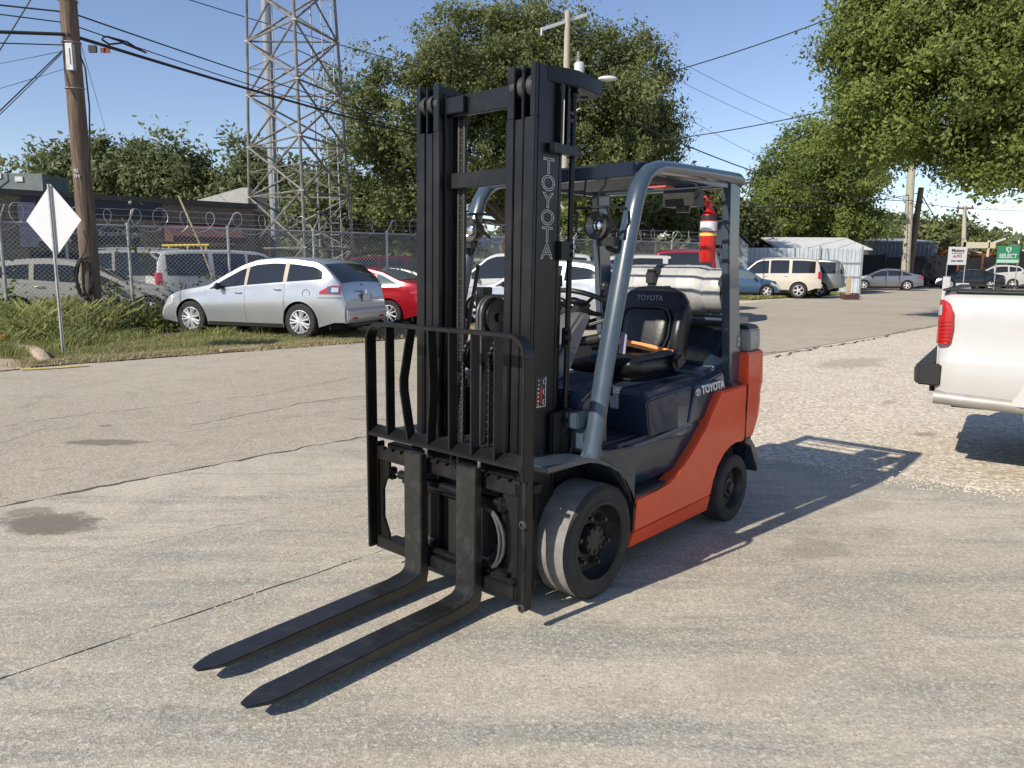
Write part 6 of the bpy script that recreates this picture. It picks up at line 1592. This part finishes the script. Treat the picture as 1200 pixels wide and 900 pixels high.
b = B(); b.bx(2.35, 5.2, .06, 1.97, .55, 1.25); b.build('cab_body', P_['white'], PK, bevel=.05)
b = B(); b.loft([[(2.36, .12, 1.25), (2.36, 1.91, 1.25), (4.3, 1.91, 1.25), (4.3, .12, 1.25)], [(2.5, .24, 1.95), (2.5, 1.79, 1.95), (3.7, 1.79, 1.95), (3.7, .24, 1.95)]]); b.build('cab_roof', P_['white'], PK, bevel=.04)
for y in (.14, 1.89):
    w0 = bpy.data.objects.new('wheel', None); COL.objects.link(w0); w0.parent = PK; w0.location = (5.2, y, .40)
    B().lathe([(-.13, .24), (-.13, .36), (-.1, .40), (.1, .40), (.13, .36), (.13, .24)], (0, 0, 0), seg=30).build('tyre', M['tyre'], w0)
b = B(); b.bx(4.3, 5.9, .10, 1.93, .55, 1.2); b.build('hood', P_['white'], PK, bevel=.05)
# ================================================================ trees
def crown(name, blobs, nleaf, size, m, parent, seed, nclump=260, sig=.34, gap=.0, shell=.45, jag=.30):
    """leafy crown: clumps on the outer shell of several ellipsoids, leaves round each clump"""
    g = np.random.default_rng(seed); C_ = []; O_ = []
    vol = np.array([b_[3]*b_[4]*b_[5] for b_ in blobs])**.6; vol = vol/vol.sum()
    ci = g.choice(len(blobs), nclump, p=vol)
    for i in ci:
        cx_, cy_, cz_, rx, ry, rz_ = blobs[i]
        v = g.normal(0, 1, 3); v /= np.linalg.norm(v)
        if v[2] < -.5: v[2] *= .5
        rad = g.uniform(shell, 1.0)**.6 * (1+g.normal(0, jag*.5))
        C_.append((cx_+v[0]*rx*rad, cy_+v[1]*ry*rad, cz_+v[2]*rz_*rad)); O_.append(v)
    C_ = np.array(C_); O_ = np.array(O_)
    w_ = g.uniform(.4, 1.6, nclump); w_ /= w_.sum()
    j = g.choice(nclump, nleaf, p=w_)
    sg = sig*g.uniform(.6, 1.5, nclump)
    d = g.normal(0, 1, (nleaf, 3)); d *= sg[j][:, None]; d[:, 2] *= .7
    # drooping twigs: pull leaves into short sprays
    tw = g.normal(0, 1, (nclump, 7, 3)); tw /= np.linalg.norm(tw, axis=2)[:, :, None]; k = g.integers(0, 7, nleaf); tt = g.uniform(0, 1, nleaf)
    p = C_[j] + d*.55 + tw[j, k]*(sg[j]*1.9*tt)[:, None]
    p[:, 2] = np.maximum(p[:, 2], .6)
    rc = g.uniform(0, 1, nclump)[j]*.65 + g.uniform(0, 1, nleaf)**1.3*.5
    return leaf_quads(name, p, size, m, parent, g, None, O_[j]*.9, rc), C_
def tree(label, base, trunk_h, r0, blobs, nleaf, size, m, seed, nclump=260, sig=.34, branches=16, shell=.45, group=None, name='tree', lean=(0, 0)):
    t = thing(name, label, 'tree', (0, 0, 0), 0, group)
    cr, C_ = crown('crown', blobs, nleaf, size, m, t, seed, nclump, sig, shell=shell)
    r_ = random.Random(seed); b = B(); x, y = base; top = (x+lean[0], y+lean[1], trunk_h)
    cx_ = sum(q[0] for q in blobs)/len(blobs); cy_ = sum(q[1] for q in blobs)/len(blobs); cz_ = sum(q[2] for q in blobs)/len(blobs)
    b.tube([(x, y, -.1), (x+lean[0]*.5, y+lean[1]*.4, trunk_h*.5), top, ((top[0]+cx_)/2, (top[1]+cy_)/2, (trunk_h+cz_)/2+.5)], [r0*1.2, r0, r0*.8, r0*.5], 10)
    for k in range(branches):
        q = C_[r_.randrange(len(C_))]; mid = (top[0]*.5+q[0]*.5+r_.uniform(-.4, .4), top[1]*.5+q[1]*.5, trunk_h*.4+q[2]*.6)
        b.tube([(top[0], top[1], trunk_h*.9), mid, tuple(q)], [r0*.4, r0*.22, r0*.06], 6)
    b.build('trunk', M['bark'], t, smooth=60)
    return t
# tall tree behind the mast
tree('very tall full green tree directly behind the forklift mast', (-.3, 39, ), 4.0, .45,
     [(-5.2, 38, 8.2, 3.6, 3.2, 3.5), (-5.0, 38.5, 4.8, 2.5, 2.6, 2.2), (-1.5, 38.5, 10.4, 3.6, 3.4, 3.2), (1.2, 38.5, 11.2, 3.0, 3.2, 2.8), (4.6, 38.5, 9.6, 3.2, 3.2, 3.3), (3.4, 38.5, 6.6, 4.2, 3.0, 2.8), (-1.5, 39, 6.5, 3.0, 2.8, 3.0), (6.6, 38.5, 7.8, 1.6, 1.8, 1.7)],
     250000, .135, M['leaf_oak'], 21, 1150, .40, 26)
# near tree at the right
tree('large near tree with drooping branches filling the upper right corner', (18.2, 22.5), 3.6, .34,
     [(13.6, 21, 8.3, 4.0, 3.2, 3.2), (10.4, 20.3, 7.0, 2.2, 2.2, 1.9), (9.5, 20.2, 5.2, 1.4, 1.6, 1.2), (11.7, 20.2, 5.0, 2.1, 1.9, 1.2), (14.2, 20.4, 4.9, 2.3, 2.2, 1.3), (17.6, 21.5, 6.5, 3.6, 3.0, 2.9), (9.3, 20.2, 7.3, 1.3, 1.4, 1.4), (11.0, 20.4, 8.8, 2.0, 2.0, 1.6), (12.6, 19.6, 4.0, 1.5, 1.3, .6), (15.2, 20, 4.0, 1.6, 1.4, .65), (13.6, 19.0, 6.4, 3.2, 1.6, 2.2)],
     330000, .088, M['leaf_bright'], 22, 1700, .27, 34, shell=.35)
tree('medium rounded tree over the cream SUV and shed', (20.8, 55.5), 3.4, .3,
     [(18.9, 54.0, 7.28, 2.06, 2.31, 2.19), (20.96, 54.5, 8.95, 2.57, 2.57, 2.44), (23.53, 54.8, 7.54, 2.44, 2.57, 2.44), (19.29, 54.0, 5.1, 1.93, 1.93, 1.54), (22.63, 54.8, 4.84, 2.31, 2.06, 1.67), (24.95, 55.3, 4.71, 1.54, 1.8, 1.54), (18.26, 54.0, 6.0, 1.16, 1.29, 1.29), (22.12, 54.0, 10.37, 1.16, 1.29, 1.16), (25.6, 57.5, 8.8, 2.4, 2.2, 2.0), (25.0, 58.5, 5.4, 1.8, 1.8, 1.4)],
     125000, .17, M['leaf_bright'], 23, 560, .46, 16)
tg = 'trees behind the low masonry building'
tree('leftmost dark tree behind the flat roofed building', (-27, 47), 3, .3, [(-28, 46, 5.2, 3.2, 2.6, 2.6), (-25.2, 46, 6.2, 2.4, 2.2, 2.4)], 15000, .25, M['leaf_dark'], 31, 130, .5, 6)
tree('widest dark tree behind the flat roofed building, above the sign band', (-21.5, 47), 3, .3, [(-22.6, 46, 6.0, 2.8, 2.4, 2.6), (-20.2, 46, 6.1, 2.8, 2.4, 2.3), (-17.6, 46, 5.2, 2.2, 2.2, 1.8)], 24000, .25, M['leaf_dark'], 32, 190, .5, 8)
tree('dark tree rising behind the left leg of the lattice tower', (-14.5, 46), 3, .3, [(-15.4, 46, 6.0, 2.5, 2.2, 2.3), (-12.8, 46, 5.3, 2.6, 2.2, 2.4)], 16000, .25, M['leaf_dark'], 33, 140, .5, 6)
tree('bushy tree seen through the lattice tower', (-9.5, 40), 2, .3, [(-10.0, 40, 4.4, 2.5, 2.2, 2.2), (-7.6, 40.5, 4.3, 2.3, 2.2, 2.2), (-5.0, 41, 2.8, 2.4, 2, 1.7)], 22000, .23, M['leaf_dark'], 34, 170, .5, 6)
tree('dark tree behind the forklift seat and roof', (8, 50), 3, .3, [(5.5, 50, 5.2, 3.2, 2.6, 2.3), (9.4, 50, 5.4, 3.2, 2.6, 2.3), (12.4, 50, 5.0, 2.4, 2.2, 2.2), (14.6, 50, 4.4, 2.0, 2, 1.6)], 34000, .27, M['leaf_oak'], 35, 240, .5, 10)
tree('climbing greenery around the base of the crossarm pole', (2.3, 34.6), 2, .1, [(2.2, 34.3, 3.6, .8, .6, 2.2), (2.6, 34.3, 1.9, 1.0, .7, 1.4)], 7000, .17, M['leaf_bright'], 36, 70, .28, 4, name='climbing_plant')
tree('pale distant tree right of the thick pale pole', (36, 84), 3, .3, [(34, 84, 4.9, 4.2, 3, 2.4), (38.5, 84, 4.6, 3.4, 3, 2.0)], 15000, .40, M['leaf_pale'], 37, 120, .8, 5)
tree('distant round tree behind the distant power pole', (54, 105), 3, .3, [(52, 105, 5.2, 5.5, 4, 3.0), (58.5, 105, 5.4, 5.6, 4, 3.0), (64, 105, 4.4, 4, 3, 2.0)], 20000, .48, M['leaf_oak'], 38, 150, .9, 5)
tree('dark tree behind the warehouse', (26, 66), 3, .3, [(24.5, 66, 4.8, 4.0, 3, 2.6), (20, 66, 4.2, 3.5, 3, 2.4)], 16000, .32, M['leaf_oak'], 39, 130, .6, 5)
# distant tree line closing the horizon
cl = []
rt = random.Random(12)
for k in range(260):
    a = R_(rt.uniform(-48, 48)); dd = rt.uniform(125, 150); cl.append((math.sin(a)*dd, math.cos(a)*dd, rt.uniform(.8, 6.2)))
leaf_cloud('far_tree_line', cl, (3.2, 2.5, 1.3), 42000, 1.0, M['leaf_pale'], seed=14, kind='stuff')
# weeds climbing at the foot of the fence and pole
leaf_cloud('broadleaf_weeds', [(F0.x+FD.x*s-FN.x*.0+rt.uniform(-.6, .6), F0.y+FD.y*s-rt.uniform(.2, 1.6), rt.uniform(.05, .5)) for s in [rt.uniform(-4, 3) for _ in range(60)]], (.22, .22, .12), 9000, .06, M['leaf_bright'], seed=15, kind='stuff')
o = B().tube([(-8.9, 12.95, 0), (-8.88, 12.93, .28)], .012, 6).build('marker_flag', M['belt_orange']); o['label'] = 'small orange marker flag in the weeds at the far left'; o['category'] = 'marker'
B().loft([[(-8.88, 12.93, .20), (-8.80, 12.90, .18), (-8.80, 12.90, .27), (-8.88, 12.93, .29)], [(-8.88, 12.932, .20), (-8.80, 12.902, .18), (-8.80, 12.902, .27), (-8.88, 12.932, .29)]]).build('flag', M['belt_orange'], o)
